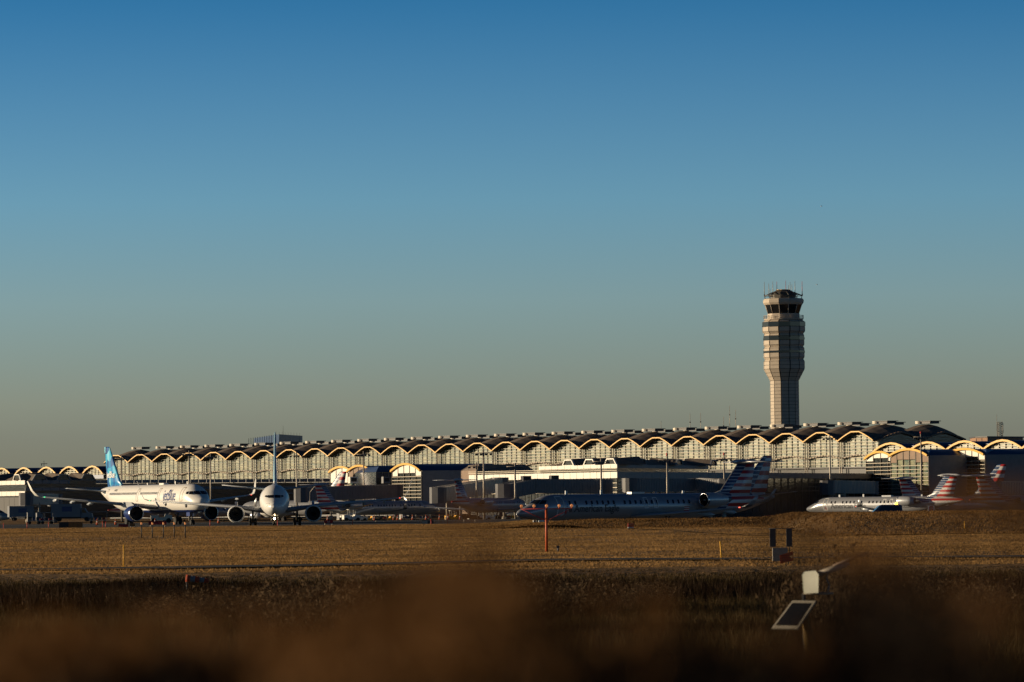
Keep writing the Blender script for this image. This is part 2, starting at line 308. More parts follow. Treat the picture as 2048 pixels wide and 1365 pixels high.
def foil(le, chord, th, up=(0, 0, 1)):
    "ring of points of an aerofoil; le = (s, y, z)"
    U = Vector(up); pts = []
    prof = [(0, 0), (.04, .32), (.15, .48), (.4, .5), (.7, .28), (1, .02), (1, -.02), (.7, -.2), (.4, -.38), (.15, -.38), (.04, -.25)]
    for a, b in prof: pts.append(Vector(le)+Vector((a*chord, 0, 0))+U*(b*th))
    return pts
def aircraft(kind, nose, fwd, label, cat, P, name='airliner', group=None, detail=2, L=None, gz=None, engines=True):
    """nose = world (x, y) of the nose tip, fwd = heading; P = dict of paints. Local frame: x forward, y port, z up"""
    d = crj(L or 36.2) if kind == 'C' else SPEC[kind]
    sh = Shape(d['tab']); s0 = d['s0']; f = Vector((fwd[0], fwd[1])).normalized(); rz = atan2(f.y, f.x)
    gz = apronZ(nose[0]-f.x*s0, nose[1]-f.y*s0) if gz is None else gz; loc = (nose[0]-f.x*s0, nose[1]-f.y*s0, gz); r = root(name, loc, rz, label, cat, group)
    def T(p): return (s0-p[0], p[1], p[2])
    n = 32 if detail > 1 else 16
    # fuselage
    mb = MB(); rings = []
    for q in sh.s:
        c, h, w = sh.at(q); rings.append([T((q, w*sin(2*pi*i/n), c+h*cos(2*pi*i/n))) for i in range(n)])
    mb.loft(rings); fus = mb.build('fuselage', P['body'], r)
    if kind != 'C':
        mb = MB(); rings = []; a, b = d['wing'][0][0]-1.5, d['wing'][0][0]+9.5; zb = sh.at(15)[0]-sh.at(15)[1]
        for t in np.linspace(0, 1, 11):
            k = sin(pi*t)**.6+.02; rings.append([T((a+(b-a)*t, 1.95*k*sin(2*pi*i/16), zb+.55+(.72*k)*cos(2*pi*i/16))) for i in range(16)])
        mb.loft(rings); mb.build('wing_fairing', P.get('fairing', P['body']), r)
    # wings, winglets, flap track fairings
    for sd in (1, -1):
        mb = MB(); mb.loft([[T(p) for p in foil((s, sd*y, z), c, th)] for s, y, z, c, th in d['wing']]); w = mb.build('wing', P['wing'], r)
        mb = MB(); wl = d['wl']; rr = []
        for i, (s, y, z, c) in enumerate(wl):
            k = i/(len(wl)-1); rr.append([T(p) for p in foil((s, sd*y, z), c, .14*(1-k*.5), (0, -sd*k*.8, 1-k*.8))])
        mb.loft(rr); mb.build('winglet', P.get('winglet', P['wing']), w)
        if detail > 1:
            W0 = d['wing']
            for k in ((.3, .55, .8) if kind != 'C' else (.4, .75)):
                a, b = W0[1], W0[2]; s = a[0]+(b[0]-a[0])*k; y = a[1]+(b[1]-a[1])*k; z = a[2]+(b[2]-a[2])*k; c = a[3]+(b[3]-a[3])*k
                mb = MB(); mb.loft([[T((s+c*(.35+.95*t), sd*y+.16*q*sin(2*pi*i/8), z-.22-.15*t+.24*q*cos(2*pi*i/8))) for i in range(8)] for t, q in ((0, .15), (.3, 1), (.7, 1), (1, .1))])
                mb.build('flap_fairing', P['wing'], w)
            mb = MB(); a, b = W0[1], W0[2]; q0 = (b[0]-.02, sd*(b[1]-.1), b[2]); mb.box(T(q0), (.16, .16, .1)); mb.build('navigation_light', NAVG if sd < 0 else NAVR, w)
    # fin and stabilisers
    mb = MB(); rr = []
    for z, s, c, th in d['fin']:
        ring = []
        for a, b in [(0, 0), (.06, .4), (.25, .5), (.6, .4), (1, .03), (1, -.03), (.6, -.4), (.25, -.5), (.06, -.4)]: ring.append(T((s+a*c, b*th, z)))
        rr.append(ring)
    mb.loft(rr); fin = mb.build('fin', P['fin'], r)
    for sd in (1, -1):
        mb = MB(); mb.loft([[T(p) for p in foil((s, sd*y, z), c, th)] for s, y, z, c, th in d['stab']]); mb.build('stabiliser', P['stab'], r)
    if kind == 'C':
        mb = MB(); LL = d['L']
        mb.loft([[T((LL-5.1+4.9*t, .24*q*sin(2*pi*i/10), 7.32+.3*q*cos(2*pi*i/10))) for i in range(10)] for t, q in ((0, .1), (.15, .75), (.4, 1), (.75, .8), (1, .05))])
        mb.build('tail_bullet', P['stab'], fin)
    # engines
    ey, ez, es, R, el_ = d['eng']
    for sd in (1, -1):
        if not engines: break
        def ringx(s, rad, dz=0): return [T((s, sd*ey+rad*sin(2*pi*i/24), ez+dz+rad*cos(2*pi*i/24))) for i in range(24)]
        mb = MB(); mb.loft([ringx(es+a, R*b) for a, b in ((.22, .965), (.6, 1), (1.4, 1), (2.2, .92), (el_, .68), (el_-.02, .6), (el_-.8, .55))], cap=False)
        e = mb.build('engine', P['nacelle'], r)
        mb = MB(); mb.loft([ringx(es+a, R*b) for a, b in ((.22, .965), (.06, .93), (0, .885), (.05, .845), (.3, .82))], cap=False); mb.build('inlet_lip', P.get('lip', M['chrome']), e)
        mb = MB(); mb.loft([ringx(es+a, R*b) for a, b in ((.3, .82), (.9, .80), (.95, .02))], cap=False, smooth=False)
        if detail > 1:
            for k in range(18):
                t = 2*pi*k/18; mb.poly([T((es+.8, sd*ey+R*.78*sin(t), ez+R*.78*cos(t))), T((es+.86, sd*ey+R*.78*sin(t+.22), ez+R*.78*cos(t+.22))), T((es+.80, sd*ey+R*.2*sin(t+.3), ez+R*.2*cos(t+.3))), T((es+.76, sd*ey+R*.2*sin(t), ez+R*.2*cos(t)))])
            mb.tube(T((es+.9, sd*ey, ez)), T((es+.5, sd*ey, ez)), R*.22, .02, 10)
        mb.build('fan', M['fan'], e)
        mb = MB(); mb.loft([ringx(es+el_+a, R*b) for a, b in ((-.9, .5), (0, .48), (.5, .34), (.9, .12), (1.1, .03))]); mb.build('exhaust_cone', M['dgrey'], e)
        mb = MB()
        if kind == 'C': mb.loft([[T(p) for p in foil((es+.6, sd*y, ez+dz), 2.4, .28)] for y, dz in ((.9, -.05), (1.75, 0))])
        else:
            mb.loft([[T((s, sd*ey+.16*q, z)) for q, z in ((-1, z0), (1, z0), (1, z1), (-1, z1))] for s, z0, z1 in ((es+.7, ez+R*.9, ez+R+.02), (es+2.0, ez+R*.6, ez+R+.42), (es+5.2, ez+R*.75, ez+R+.5), (es+6.2, ez+R*.9, ez+R+.35))], smooth=False)
        mb.build('pylon', P['wing'], e)
    # landing gear
    gy, gs, gr, gw, nw = d['mg']
    def gear(nm, s, y, rad, wid, ztop):
        mb = MB(); mb.tube(T((s, y, rad)), T((s-.1, y, ztop)), rad*.22, rad*.26, 8); mb.tube(T((s, y-.5*wid-.3*rad, rad)), T((s, y+.5*wid+.3*rad, rad)), rad*.16, None, 6)
        mb.tube(T((s+.05, y, rad*1.8)), T((s+1.0, y*.8, ztop)), rad*.11, None, 6)
        g = mb.build(nm, M['dgrey'], r)
        for q in (-1, 1):
            yc = y+q*(wid*.5+rad*.22); mb = MB(); hw = wid*.42
            mb.loft([[T((s+rr*sin(2*pi*i/20), yy, rad+rr*cos(2*pi*i/20))) for i in range(20)] for yy, rr in ((yc-hw, rad*.55), (yc-hw, rad*.86), (yc-hw*.6, rad), (yc+hw*.6, rad), (yc+hw, rad*.86), (yc+hw, rad*.55))], smooth=False)
            wh = mb.build('wheel', M['rubber'], g)
        return g
    zb = sh.at(15)[0]-sh.at(15)[1]
    for sd in (1, -1): gear('main_gear', gs, sd*gy, gr, gw, zb+.6)
    ns, nr = d['ng']; ng = gear('nose_gear', ns, 0, nr, nr*.6, zb+.35)
    if detail > 1:
        mb = MB()
        for sd in (1, -1): mb.box(T((ns+.5, sd*.42, zb-.22)), (1.4, .04, .55))
        mb.build('gear_door', P['body'], ng)
    # cockpit windows
    for poly in d['cw']:
        for sd in (1, -1):
            mb = MB(); q = poly; a, b, c, e_ = q[0], q[1], q[2], q[3] if len(q) == 4 else q[3]
            N = 5; b0 = 0
            for i in range(N+1):
                for j in range(N+1):
                    u, v = i/N, j/N
                    y = (a[0]*(1-u)+e_[0]*u)*(1-v)+(b[0]*(1-u)+c[0]*u)*v; z = (a[1]*(1-u)+e_[1]*u)*(1-v)+(b[1]*(1-u)+c[1]*u)*v
                    p = sh.front(y, z, .03); mb.v.append(T((p[0], sd*p[1], p[2])))
            for i in range(N):
                for j in range(N):
                    k = i*(N+1)+j; mb.face((k, k+1, k+N+2, k+N+1) if sd < 0 else (k, k+N+1, k+N+2, k+1), 0, True)
            mb.build('cockpit_window', M['wglass'], r)
    # cabin windows (too small to pick apart) and doors
    if detail > 0:
        zc, pit, rows = d['win']; mb = MB(); wh_, ww = (.34, .24) if kind != 'C' else (.40, .27)
        for a, b in rows:
            for k in range(int((b-a)/pit)+1):
                s = a+k*pit
                if kind == 'C' and k in (2, 9, 17): continue
                for sd in (1, -1):
                    pts = [T(sh.side(s+u*ww/2, zc+v*wh_/2, sd, .02)) for u, v in ((-1, -.7), (-.6, -1), (.6, -1), (1, -.7), (1, .7), (.6, 1), (-.6, 1), (-1, .7))]
                    mb.poly(pts)
        tag(mb.build('cabin_window_row', M['wglass'], r), kind='stuff')
    if detail > 1:
        doors = {'A': [(4.1, .85, 3.45, 5.35), (13.6, .75, 3.5, 5.3), (22.8, .75, 3.5, 5.3), (37.2, .8, 3.6, 5.3)], 'B': [(5.2, .8, 2.9, 4.7), (33.0, .75, 3.0, 4.7)],
                 'C': [(4.6, .85, 1.9, 3.75), (17.0, .55, 2.5, 3.55), (18.4, .55, 2.5, 3.55)]}[kind]
        for s, w2, za, zb2 in doors:
            for sd in (1, -1):
                mb = MB()
                def strip(pa, pb, wd=.045):
                    N = 6; pr = None
                    dx, dz = pb[0]-pa[0], pb[1]-pa[1]; ln = sqrt(dx*dx+dz*dz); nx, nz = -dz/ln*wd, dx/ln*wd
                    for i in range(N+1):
                        t = i/N; q = (pa[0]+dx*t, pa[1]+dz*t); c1 = T(sh.side(q[0]+nx, q[1]+nz, sd, .025)); c2 = T(sh.side(q[0]-nx, q[1]-nz, sd, .025))
                        if pr: mb.poly([pr[0], c1, c2, pr[1]])
                        pr = (c1, c2)
                strip((s, za), (s, zb2)); strip((s+w2, za), (s+w2, zb2)); strip((s, zb2), (s+w2, zb2)); strip((s, za), (s+w2, za))
                mb.build('door', P.get('doorline', M['steel']), r)
        mb = MB()
        for s, hh in ((7, .4), (12, .45), (24, .3)): mb.box(T((s, 0, sh.at(s)[0]+sh.at(s)[1]+hh/2-.03)), (.3, .05, hh))
        mb.box(T((17, 0, sh.at(15)[0]+sh.at(15)[1]+.08)), (1.9, .7, .22))
        tag(mb.build('antenna_row', P['body'], r), kind='stuff')
    r_info = dict(root=r, sh=sh, T=T, fus=fus, fin=fin, spec=d)
    return r_info
NAVG = mat('green_navigation_light', (.02, .4, .15), emit=(.05, 1, .4), estr=1.2)
NAVR = mat('red_navigation_light', (.5, .03, .02), emit=(1, .1, .05), estr=1.5)
def text_mesh(body, size, sx=1.0, shear=0.0, bold=0.0, cuts=0.12):
    cu = bpy.data.curves.new('lettering', 'FONT'); cu.body = body; cu.size = size; cu.shear = shear; cu.offset = bold
    o = bpy.data.objects.new('lettering', cu); COL.objects.link(o); dg = bpy.context.evaluated_depsgraph_get()
    me = bpy.data.meshes.new_from_object(o.evaluated_get(dg)); bpy.data.objects.remove(o); bpy.data.curves.remove(cu)
    bm = bmesh.new(); bm.from_mesh(me)
    for v in bm.verts: v.co.x *= sx
    ys = [v.co.y for v in bm.verts]; y = min(ys)+cuts
    while cuts and y < max(ys):
        bmesh.ops.bisect_plane(bm, geom=bm.verts[:]+bm.edges[:]+bm.faces[:], plane_co=(0, y, 0), plane_no=(0, 1, 0)); y += cuts
    bm.to_mesh(me); bm.free(); return me
def put_text(A, body, size, side, s_start, zbase, m, sx=1.0, shear=0.0, bold=0.0, name='lettering', fin_y=None, off=.03):
    me = text_mesh(body, size, sx, shear, bold); T = A['T']; sh = A['sh']
    for v in me.vertices:
        x, y = v.co.x, v.co.y; s = s_start-x if side < 0 else s_start+x
        if fin_y is None: v.co = T(sh.side(s, zbase+y, side, off))
        else: v.co = T((s, side*fin_y, zbase+y))
    me.materials.clear(); me.materials.append(m); me.name = name
    o = bpy.data.objects.new(name, me); COL.objects.link(o); o.parent = A['root']; WMAT[o.name] = wm(A['root']).copy(); return o
def flash_logo(A, side, s, z, k=1.0):
    "small slanted two-tone emblem"
    T = A['T']; sh = A['sh']
    for nm, pts, m in (('emblem', [(0, 0), (.45, .55), (.15, 1.0), (-.1, .6)], M['skyb']), ('emblem', [(.05, -.1), (.38, .42), (.3, -.45), (-.15, -.9)], M['redp'])):
        mb = MB(); P_ = [T(sh.side(s+(-1 if side < 0 else 1)*a*k, z+b*k, side, .03)) for a, b in pts]; mb.poly(P_); mb.build(nm, m, A['root'])
M['skyb'] = mat('sky_blue_paint', (.03, .25, .5), .4)
M['tred'] = mat('charcoal_lettering', (.05, .055, .065), .5)

# ------------------------------------------------------------------ ground
def nz2(x, y, s, seed=0):
    return (sin(x*s*1.3+seed)+sin(y*s*1.7+seed*2.1+x*s*.7)+sin((x+y)*s*.9+seed*3.3)+sin((x*1.9-y*1.1)*s*1.6+seed))/4
def edgeY(x): return 508 - 82*sm(-22, 4, x)
def edgeZ(x): return .31+.66*sm(-6, 9, x)
def apronZ(x, y): return -.35*sm(-12, 8, x)*(1-sm(500, 620, y)) - 1.0*sm(0, 55, x)*sm(500, 620, y) - 1.8*sm(660, 1000, y)
def fieldZ(x, y):
    z = 1.3*(1-sm(7, 42, y)) + .25*sm(350, 400, y)
    e = edgeY(x)
    z += (edgeZ(x)-.25)*sm(e-(30-17*sm(-6, 9, x)), e-3, y)*(1 if y > 350 else 0)
    z += .05*nz2(x, y, .12, 1)+.025*nz2(x, y, .5, 4)
    mound = sm(24.6, 28.2, x+.4*nz2(x, y, .25))*sm(343, 377, y+3*nz2(x, y, .12, 3))
    zt = 1.42+.09*nz2(x, y, .22, 2)+.06*nz2(x, y, .9, 7)-.25*sm(50, 60, x)
    z = max(z, z*(1-mound)+zt*mound)
    d = sm(118, 128, y)*(1-sm(176, 186, y)); z -= .35*d
    return z
def grid(name, xs, ys, fz, m, smooth=True):
    nx, ny = len(xs), len(ys(xs[0])); v = []
    for x in xs:
        for y in ys(x): v.append((x, y, fz(x, y)))
    f = [(i*ny+j, (i+1)*ny+j, (i+1)*ny+j+1, i*ny+j+1) for i in range(nx-1) for j in range(ny-1)]
    me = bpy.data.meshes.new(name); me.from_pydata(v, [], f); me.materials.append(m)
    me.polygons.foreach_set('use_smooth', [smooth]*len(f)); o = bpy.data.objects.new(name, me); COL.objects.link(o); return tag(o, kind='structure')
def ground_mat(name, c1, c2, c3, sc, bump, bs, stretch=(1, 1, 1)):
    m = bpy.data.materials.new(name); m.use_nodes = True; t = NT(m); p = t.n['Principled BSDF']; c = t.n.new('ShaderNodeTexCoord')
    mp = t.n.new('ShaderNodeMapping'); mp.inputs['Scale'].default_value = stretch; t.l.new(c.outputs['Object'], mp.inputs[0])
    n1 = t.n.new('ShaderNodeTexNoise'); n1.inputs['Scale'].default_value = sc; n1.inputs['Detail'].default_value = 8; n1.inputs['Roughness'].default_value = .7; t.l.new(mp.outputs[0], n1.inputs[0])
    cr = t.n.new('ShaderNodeValToRGB'); e = cr.color_ramp.elements; e.new(.5)
    for q, (a, b) in zip(e, ((.32, c1), (.5, c2), (.68, c3))): q.position = a; q.color = (*b, 1)
    t.l.new(n1.outputs[0], cr.inputs[0]); t.l.new(cr.outputs[0], p.inputs['Base Color']); p.inputs['Roughness'].default_value = .95; p.inputs['Specular IOR Level'].default_value = .1
    n2 = t.n.new('ShaderNodeTexNoise'); n2.inputs['Scale'].default_value = bs; n2.inputs['Detail'].default_value = 6; t.l.new(c.outputs['Object'], n2.inputs[0])
    b = t.n.new('ShaderNodeBump'); b.inputs['Distance'].default_value = bump; b.inputs['Strength'].default_value = 1; t.l.new(n2.outputs[0], b.inputs['Height']); t.l.new(b.outputs[0], p.inputs['Normal'])
    return m
M['soil'] = ground_mat('dry_grass_ground', (.10, .055, .022), (.19, .115, .05), (.32, .20, .09), .06, .35, 1.1, (1, .5, 1))
M['asphalt'] = ground_mat('worn_asphalt', (.035, .035, .036), (.05, .049, .048), (.075, .072, .068), .08, .02, 3, (.4, 1.5, 1))
M['concrete'] = ground_mat('taxiway_concrete', (.10, .095, .09), (.14, .135, .125), (.18, .17, .16), .2, .01, 2)
xs = list(np.linspace(-420, -80, 18))+list(np.linspace(-76, 76, 170))+list(np.linspace(80, 420, 18))
def ys_field(x):
    e = edgeY(x); return list(np.linspace(-20, 60, 17))+list(np.linspace(64, e-42, 90))+list(np.linspace(e-40, e, 34))+[e+.3]
grid('grass_field', xs, ys_field, lambda x, y: (-1.6 if y > edgeY(x)+.1 else fieldZ(x, y)), M['soil'])
xa = [-6000, -2500, -1000, -420]+list(np.linspace(-150, 150, 61))+[420, 1000, 2500, 6000]
grid('airport_apron', xa, lambda x: [edgeY(x)-1.5, edgeY(x)+5]+list(np.linspace(520, 700, 37))+[720, 760, 800, 900, 1100, 1500, 3000, 9000], apronZ, M['asphalt'])
# far and side ground so that the sheet reaches the horizon all round
mb = MB(); mb.poly([(-9000, -3000, -1.7), (9000, -3000, -1.7), (9000, 9500, -1.7), (-9000, 9500, -1.7)]); tag(mb.build('open_ground', M['soil']), kind='structure')
# taxi lines and a paler concrete shoulder
def strip_on(name, pts, w, m, off):
    mb = MB(); n = 40; pr = None
    for (a, b) in zip(pts[:-1], pts[1:]):
        dx, dy = b[0]-a[0], b[1]-a[1]; L = sqrt(dx*dx+dy*dy); nx, ny = -dy/L*w/2, dx/L*w/2
        for i in range(n+1):
            t = i/n; x, y = a[0]+dx*t, a[1]+dy*t; c1 = (x+nx, y+ny, apronZ(x+nx, y+ny)+off); c2 = (x-nx, y-ny, apronZ(x-nx, y-ny)+off)
            if pr: mb.poly([pr[0], c1, c2, pr[1]])
            pr = (c1, c2)
    return tag(mb.build(name, m), kind='structure')
strip_on('taxiway_shoulder', [(-14, 545), (70, 520)], 16, M['concrete'], .012)
strip_on('taxiway_shoulder', [(-150, 585), (-14, 575)], 5, M['concrete'], .012)
strip_on('painted_taxi_line', [(-150, 557), (60, 549)], .5, M['yellowp'], .024)
strip_on('painted_taxi_line', [(-150, 640), (120, 660)], .6, M['whitep'], .02)
# narrow asphalt service path through the field
mb = MB(); pr = None
for i in range(61):
    x = -60+2*i; y = 200+.36*(x+28) if x < 0 else 210.5+(-.05)*x
    c1 = (x, y+2.3, fieldZ(x, y+2.3)+.09); c2 = (x, y-2.3, fieldZ(x, y-2.3)+.09)
    if pr: mb.poly([pr[0], pr[1], c2, c1])
    pr = (c1, c2)
tag(mb.build('service_path', M['asphalt']), kind='structure')

M['mull2'] = mat('dull_transom', (.34, .30, .21), .5)
# ------------------------------------------------------------------ terminal: bays along a gently curved facade
PB = 13.8
cx = [6.63621181e-03, 1.70831965e-01, 4.79405479e+01, 2.29538916e+02-1024]
ctr = {26: Vector((np.polyval(cx, 26)/FPX*1050, 1050))}
for k in range(25, -1, -1):
    r_ = Vector((np.polyval(cx, k)/FPX, 1)); p_ = ctr[k+1]; a_ = r_.dot(r_); b_ = -2*r_.dot(p_); c_ = p_.dot(p_)-PB*PB
    ctr[k] = r_*((-b_+sqrt(b_*b_-4*a_*c_))/(2*a_))
tR = (ctr[26]-ctr[24]).normalized(); tL = (ctr[2]-ctr[0]).normalized()
for k in range(27, 32): ctr[k] = ctr[26]+tR*PB*(k-26)
for k in range(-1, -8, -1): ctr[k] = ctr[0]+tL*PB*k
def bayM(k):
    t = (ctr[k+1]-ctr[k-1]).normalized() if (k-1) in ctr and (k+1) in ctr else (tR if k > 0 else tL)
    H = 16.2-.55*(1-sm(0, 16, k)); return Matrix.Translation((ctr[k].x, ctr[k].y, H-16.2)) @ Matrix.Rotation(atan2(t.y, t.x), 4, 'Z')
ZV, RISE, FB, HW, OV = 16.75, 2.55, 1.8, PB/2+.02, 1.8
def arc(u): return 1-abs(u)**1.4
def zroof(u, y):
    if y <= OV: v = -1+0*(y); e = FB*(1-1)
    row = 0 if y < OV+PB else 1
    v = (y-OV-PB/2-row*PB)/(PB/2)
    return ZV+RISE*arc(u)+FB*max(0, arc(v) if abs(v) < 1 else 0)
US = [-1, -.93, -.72, -.48, -.22, .22, .48, .72, .93, 1]
def vault(row):
    ys = ([-.1, .9] if row == 0 else [])+[OV+row*PB+PB*q for q in (0, .14, .32, .5, .68, .86, 1)]; mb = MB()
    for u in US:
        for y in ys: mb.v.append((u*HW, y, zroof(u, min(y, OV+(row+1)*PB-1e-4))))
    n = len(ys)
    for i in range(len(US)-1):
        for j in range(n-1): mb.face((i*n+j, (i+1)*n+j, (i+1)*n+j+1, i*n+j+1))
    if row == 0:    # standing seams
        pass
    return mb.mesh('roof_vault', M['roof'])
me_vault = [vault(0), vault(1)]
mb = MB(); mb.prism([(-1.5+1.15*cos(2*pi*i/16), -.5+1.15*sin(2*pi*i/16)) for i in range(16)], 0, .72); mb.box((1.0, .6, .3), (3.8, 3.0, .55), 1); mb.box((1.1, .6, .66), (4.5, 3.5, .16), 1); me_lantern = mb.mesh('roof_lantern', [M['cream'], M['dgrey']])  # lantern's lit end put in as cream, its shaded end as dark grey
def rim_mesh(us, hw, z0, rise, th, hgt, m, fn=arc):
    mb = MB()
    for u0, u1 in zip(us[:-1], us[1:]):
        b = len(mb.v)
        for u in (u0, u1):
            z = z0+rise*fn(u)
            for dy, dz in ((-.12, -hgt*.55), (-.12, hgt*.45), (th, hgt*.45), (th, -hgt*.55)): mb.v.append((u*hw, dy, z+dz))
        for q in range(4): mb.face((b+q, b+4+q, b+4+(q+1) % 4, b+(q+1) % 4))
    return mb.mesh('roof_rim', m)
me_rim = rim_mesh(US, HW, ZV, RISE, .15, .30, M['rim'])
mb = MB()
for u0, u1 in zip(US[:-1], US[1:]): mb.poly([(u0*HW, 0, ZV+RISE*arc(u0)-.28), (u1*HW, 0, ZV+RISE*arc(u1)-.28), (u1*HW, OV+.1, ZV+RISE*arc(u1)-.28), (u0*HW, OV+.1, ZV+RISE*arc(u0)-.28)])
me_soffit = mb.mesh('soffit', M['soffit'])
def ztop(x): return ZV+RISE*arc(x/HW)-.3
NP = 6; me_pane = []
for k in range(NP):
    a, b = -HW+2*HW*k/NP+.05, -HW+2*HW*(k+1)/NP-.05; cxm = (a+b)/2; zs = 10.3
    mb = MB(); n = 4
    for i in range(n+1):
        x = a+(b-a)*i/n; mb.v += [(x-cxm, 0, zs-14), (x-cxm, 0, ztop(x)-14)]
    for i in range(n): mb.face((2*i, 2*i+2, 2*i+3, 2*i+1))
    me_pane.append((cxm, mb.mesh('glass_pane', M['glass'])))
mb = MB()
for k in range(NP+1):
    x = -HW+2*HW*k/NP; x = max(-HW+.1, min(HW-.1, x)); mb.box((x, -.06, (10.3+ztop(x))/2), (.10, .14, ztop(x)-10.3))
me_mull = mb.mesh('mullion_frame', M['mull'])
mb = MB(); z = 11.0
while z < ZV+RISE-.3:
    xm = HW if z < ZV-.3 else HW*(max(0, 1-(z+.35-ZV)/RISE))**(1/1.4)
    if xm > 1: mb.box((0, -.22, z), (2*xm-.1, .2, .10))
    z += .78
me_trans = mb.mesh('transom_rails', M['transom'])
me_trans_thin = me_trans.copy(); me_trans_thin.name = 'transom_rails'
for v in me_trans_thin.vertices:
    k_ = round((v.co.z-11.0)/.78); zc_ = 11.0+.78*k_; v.co.z = zc_+(v.co.z-zc_)*.5
me_trans_thin.materials.clear(); me_trans_thin.materials.append(M['mull2'])
mb = MB(); mb.tube((0, 0, 0), (0, 0, ZV-.2), .13, .13, 8); me_col = mb.mesh('facade_column', M['steel'])
mb = MB(); pts = [(u*HW, 0, 12.45+.78*arc(u)) for u in np.linspace(-1, 1, 13)]
for a, b in zip(pts[:-1], pts[1:]): mb.tube(a, b, .2, .2, 5)
me_wave = mb.mesh('wave_canopy', M['steel'])
mb = MB(); mb.box((0, 2.9, 4.7), (2*HW+.05, 1.6, 11.2)); mb.box((0, 1.6, 10.2), (2*HW+.05, .9, .35), 1); me_base = mb.mesh('lower_wall', [M['dgrey'], M['dgrey']])
term = root('terminal_building', (ctr[13].x, ctr[13].y, 0), 0, 'long glass terminal with a wavy yellow edged roof and a lantern on every bay', 'airport terminal')
for k in range(27):
    B = bayM(k)
    for row in (0, 1):
        v = inst('roof_vault', me_vault[row], term, B)
        inst('roof_lantern', me_lantern, v, B @ Matrix.Translation((0, OV+PB/2+row*PB, ZV+RISE+FB-.18)))
    v = inst('roof_rim', me_rim, term, B); inst('soffit', me_soffit, v, B)
    for cxm, me in me_pane:
        inst('glass_pane', me, term, B @ Matrix.Translation((cxm, OV+.1, 14)) @ Matrix.Rotation(rng.normal()*.004, 4, 'Z') @ Matrix.Rotation(rng.normal()*.004, 4, 'X'))
    inst('mullion_frame', me_mull, term, B @ Matrix.Translation((0, OV, 0))); inst('transom_rails', me_trans if k > 14 else me_trans_thin, term, B @ Matrix.Translation((0, OV, 0)))
    for x in (-HW+.42, HW-.42): inst('facade_column', me_col, term, B @ Matrix.Translation((x, .9, 0)))
    inst('wave_canopy', me_wave, term, B @ Matrix.Translation((0, 1.1, 0))); inst('lower_wall', me_base, term, B)
# end wall towards the right with two dark arches
B = bayM(26)
for row in (0, 1):
    mb = MB(); vs = np.linspace(-1, 1, 13)
    for a, b in zip(vs[:-1], vs[1:]):
        y0, y1 = OV+PB/2+row*PB+a*PB/2, OV+PB/2+row*PB+b*PB/2
        mb.poly([(HW-.2, y0, 0), (HW-.2, y1, 0), (HW-.2, y1, ZV+FB*arc(b)), (HW-.2, y0, ZV+FB*arc(a))])
    e = mb.mesh('end_wall', M['dglass']); w_ = inst('end_wall', e, term, B)
    mb = MB()
    for a, b in zip(vs[:-1], vs[1:]):
        y0, y1 = OV+PB/2+row*PB+a*PB/2, OV+PB/2+row*PB+b*PB/2
        mb.tube((HW+.3, y0, ZV+FB*arc(a)*1.0+.1), (HW+.3, y1, ZV+FB*arc(b)+.1), .28, .28, 5)
    inst('end_arch_rim', mb.mesh('end_arch_rim', M['brown']), w_, B)

# lower wings that continue the terminal on both sides
def wing_bay(zv, rise, gap, name, ks, label, band, glass_drop=.3):
    us = [-1, -.85, -.6, -.3, 0, .3, .6, .85, 1]; hw = HW*gap
    arc = lambda u: 1-abs(u)**1.9
    me_r = rim_mesh(us, hw, zv, rise, .2, .5, M['rim'], arc)
    mb = MB()
    for u0, u1 in zip(us[:-1], us[1:]): mb.poly([(u0*hw, 0, zv+rise*arc(u0)), (u1*hw, 0, zv+rise*arc(u1)), (u1*hw, 26, zv+rise*arc(u1)), (u0*hw, 26, zv+rise*arc(u0))])
    mb.box((0, 14.1, zv+rise*.32), (2*HW, 24, rise*.66)); me_v = mb.mesh('roof_vault', M['bluroof'])
    mb = MB(); xs_ = np.linspace(-hw, hw, 7)
    panes = []
    for a, b in zip(xs_[:-1], xs_[1:]):
        mb = MB(); za, zb2 = zv+rise*arc(a/hw)-.25, zv+rise*arc(b/hw)-.25; lo = zv-glass_drop; c0 = (a+b)/2
        mb.poly([(a+.06-c0, 0, lo), (b-.06-c0, 0, lo), (b-.06-c0, 0, max(lo+.02, zb2)), (a+.06-c0, 0, max(lo+.02, za))]); panes.append((c0, mb.mesh('glass_pane', M['glass'])))
    mb = MB()
    for a in xs_[1:-1]: mb.box((a, -.05, (zv-glass_drop+zv+rise*arc(a/hw))/2), (.13, .25, rise*arc(a/hw)+glass_drop))
    zz = zv
    while zz < zv+rise-.3: xm = hw*(max(0, 1-(zz+.3-zv)/rise))**(1/1.9); mb.box((0, -.1, zz), (2*xm, .2, .13)); zz += .62
    me_m = mb.mesh('mullion_frame', M['transom'])
    mb = MB(); mb.box((0, 1.9, (zv-glass_drop-band)/2), (2*HW+.02, 1.2, zv-glass_drop-band)); me_w = mb.mesh('lower_wall', M['dglass'])
    mb = MB(); mb.box((0, 1.0, zv-glass_drop-band/2), (2*HW+.02, 2.6, band)); me_b = mb.mesh('roof_band', M['bluroof'])
    rt = root(name, (ctr[ks[0]].x, ctr[ks[0]].y, 0), 0, label, 'airport terminal')
    for k in ks:
        B = bayM(k); B = B.copy(); B[2][3] = 0
        v = inst('roof_vault', me_v, rt, B); inst('roof_rim', me_r, v, B)
        for c0, me in panes: inst('glass_pane', me, rt, B @ Matrix.Translation((c0, 1.0, 0)) @ Matrix.Rotation(rng.normal()*.004, 4, 'Z'))
        inst('mullion_frame', me_m, rt, B @ Matrix.Translation((0, .9, 0))); inst('lower_wall', me_w, rt, B); inst('roof_band', me_b, rt, B)
    return rt
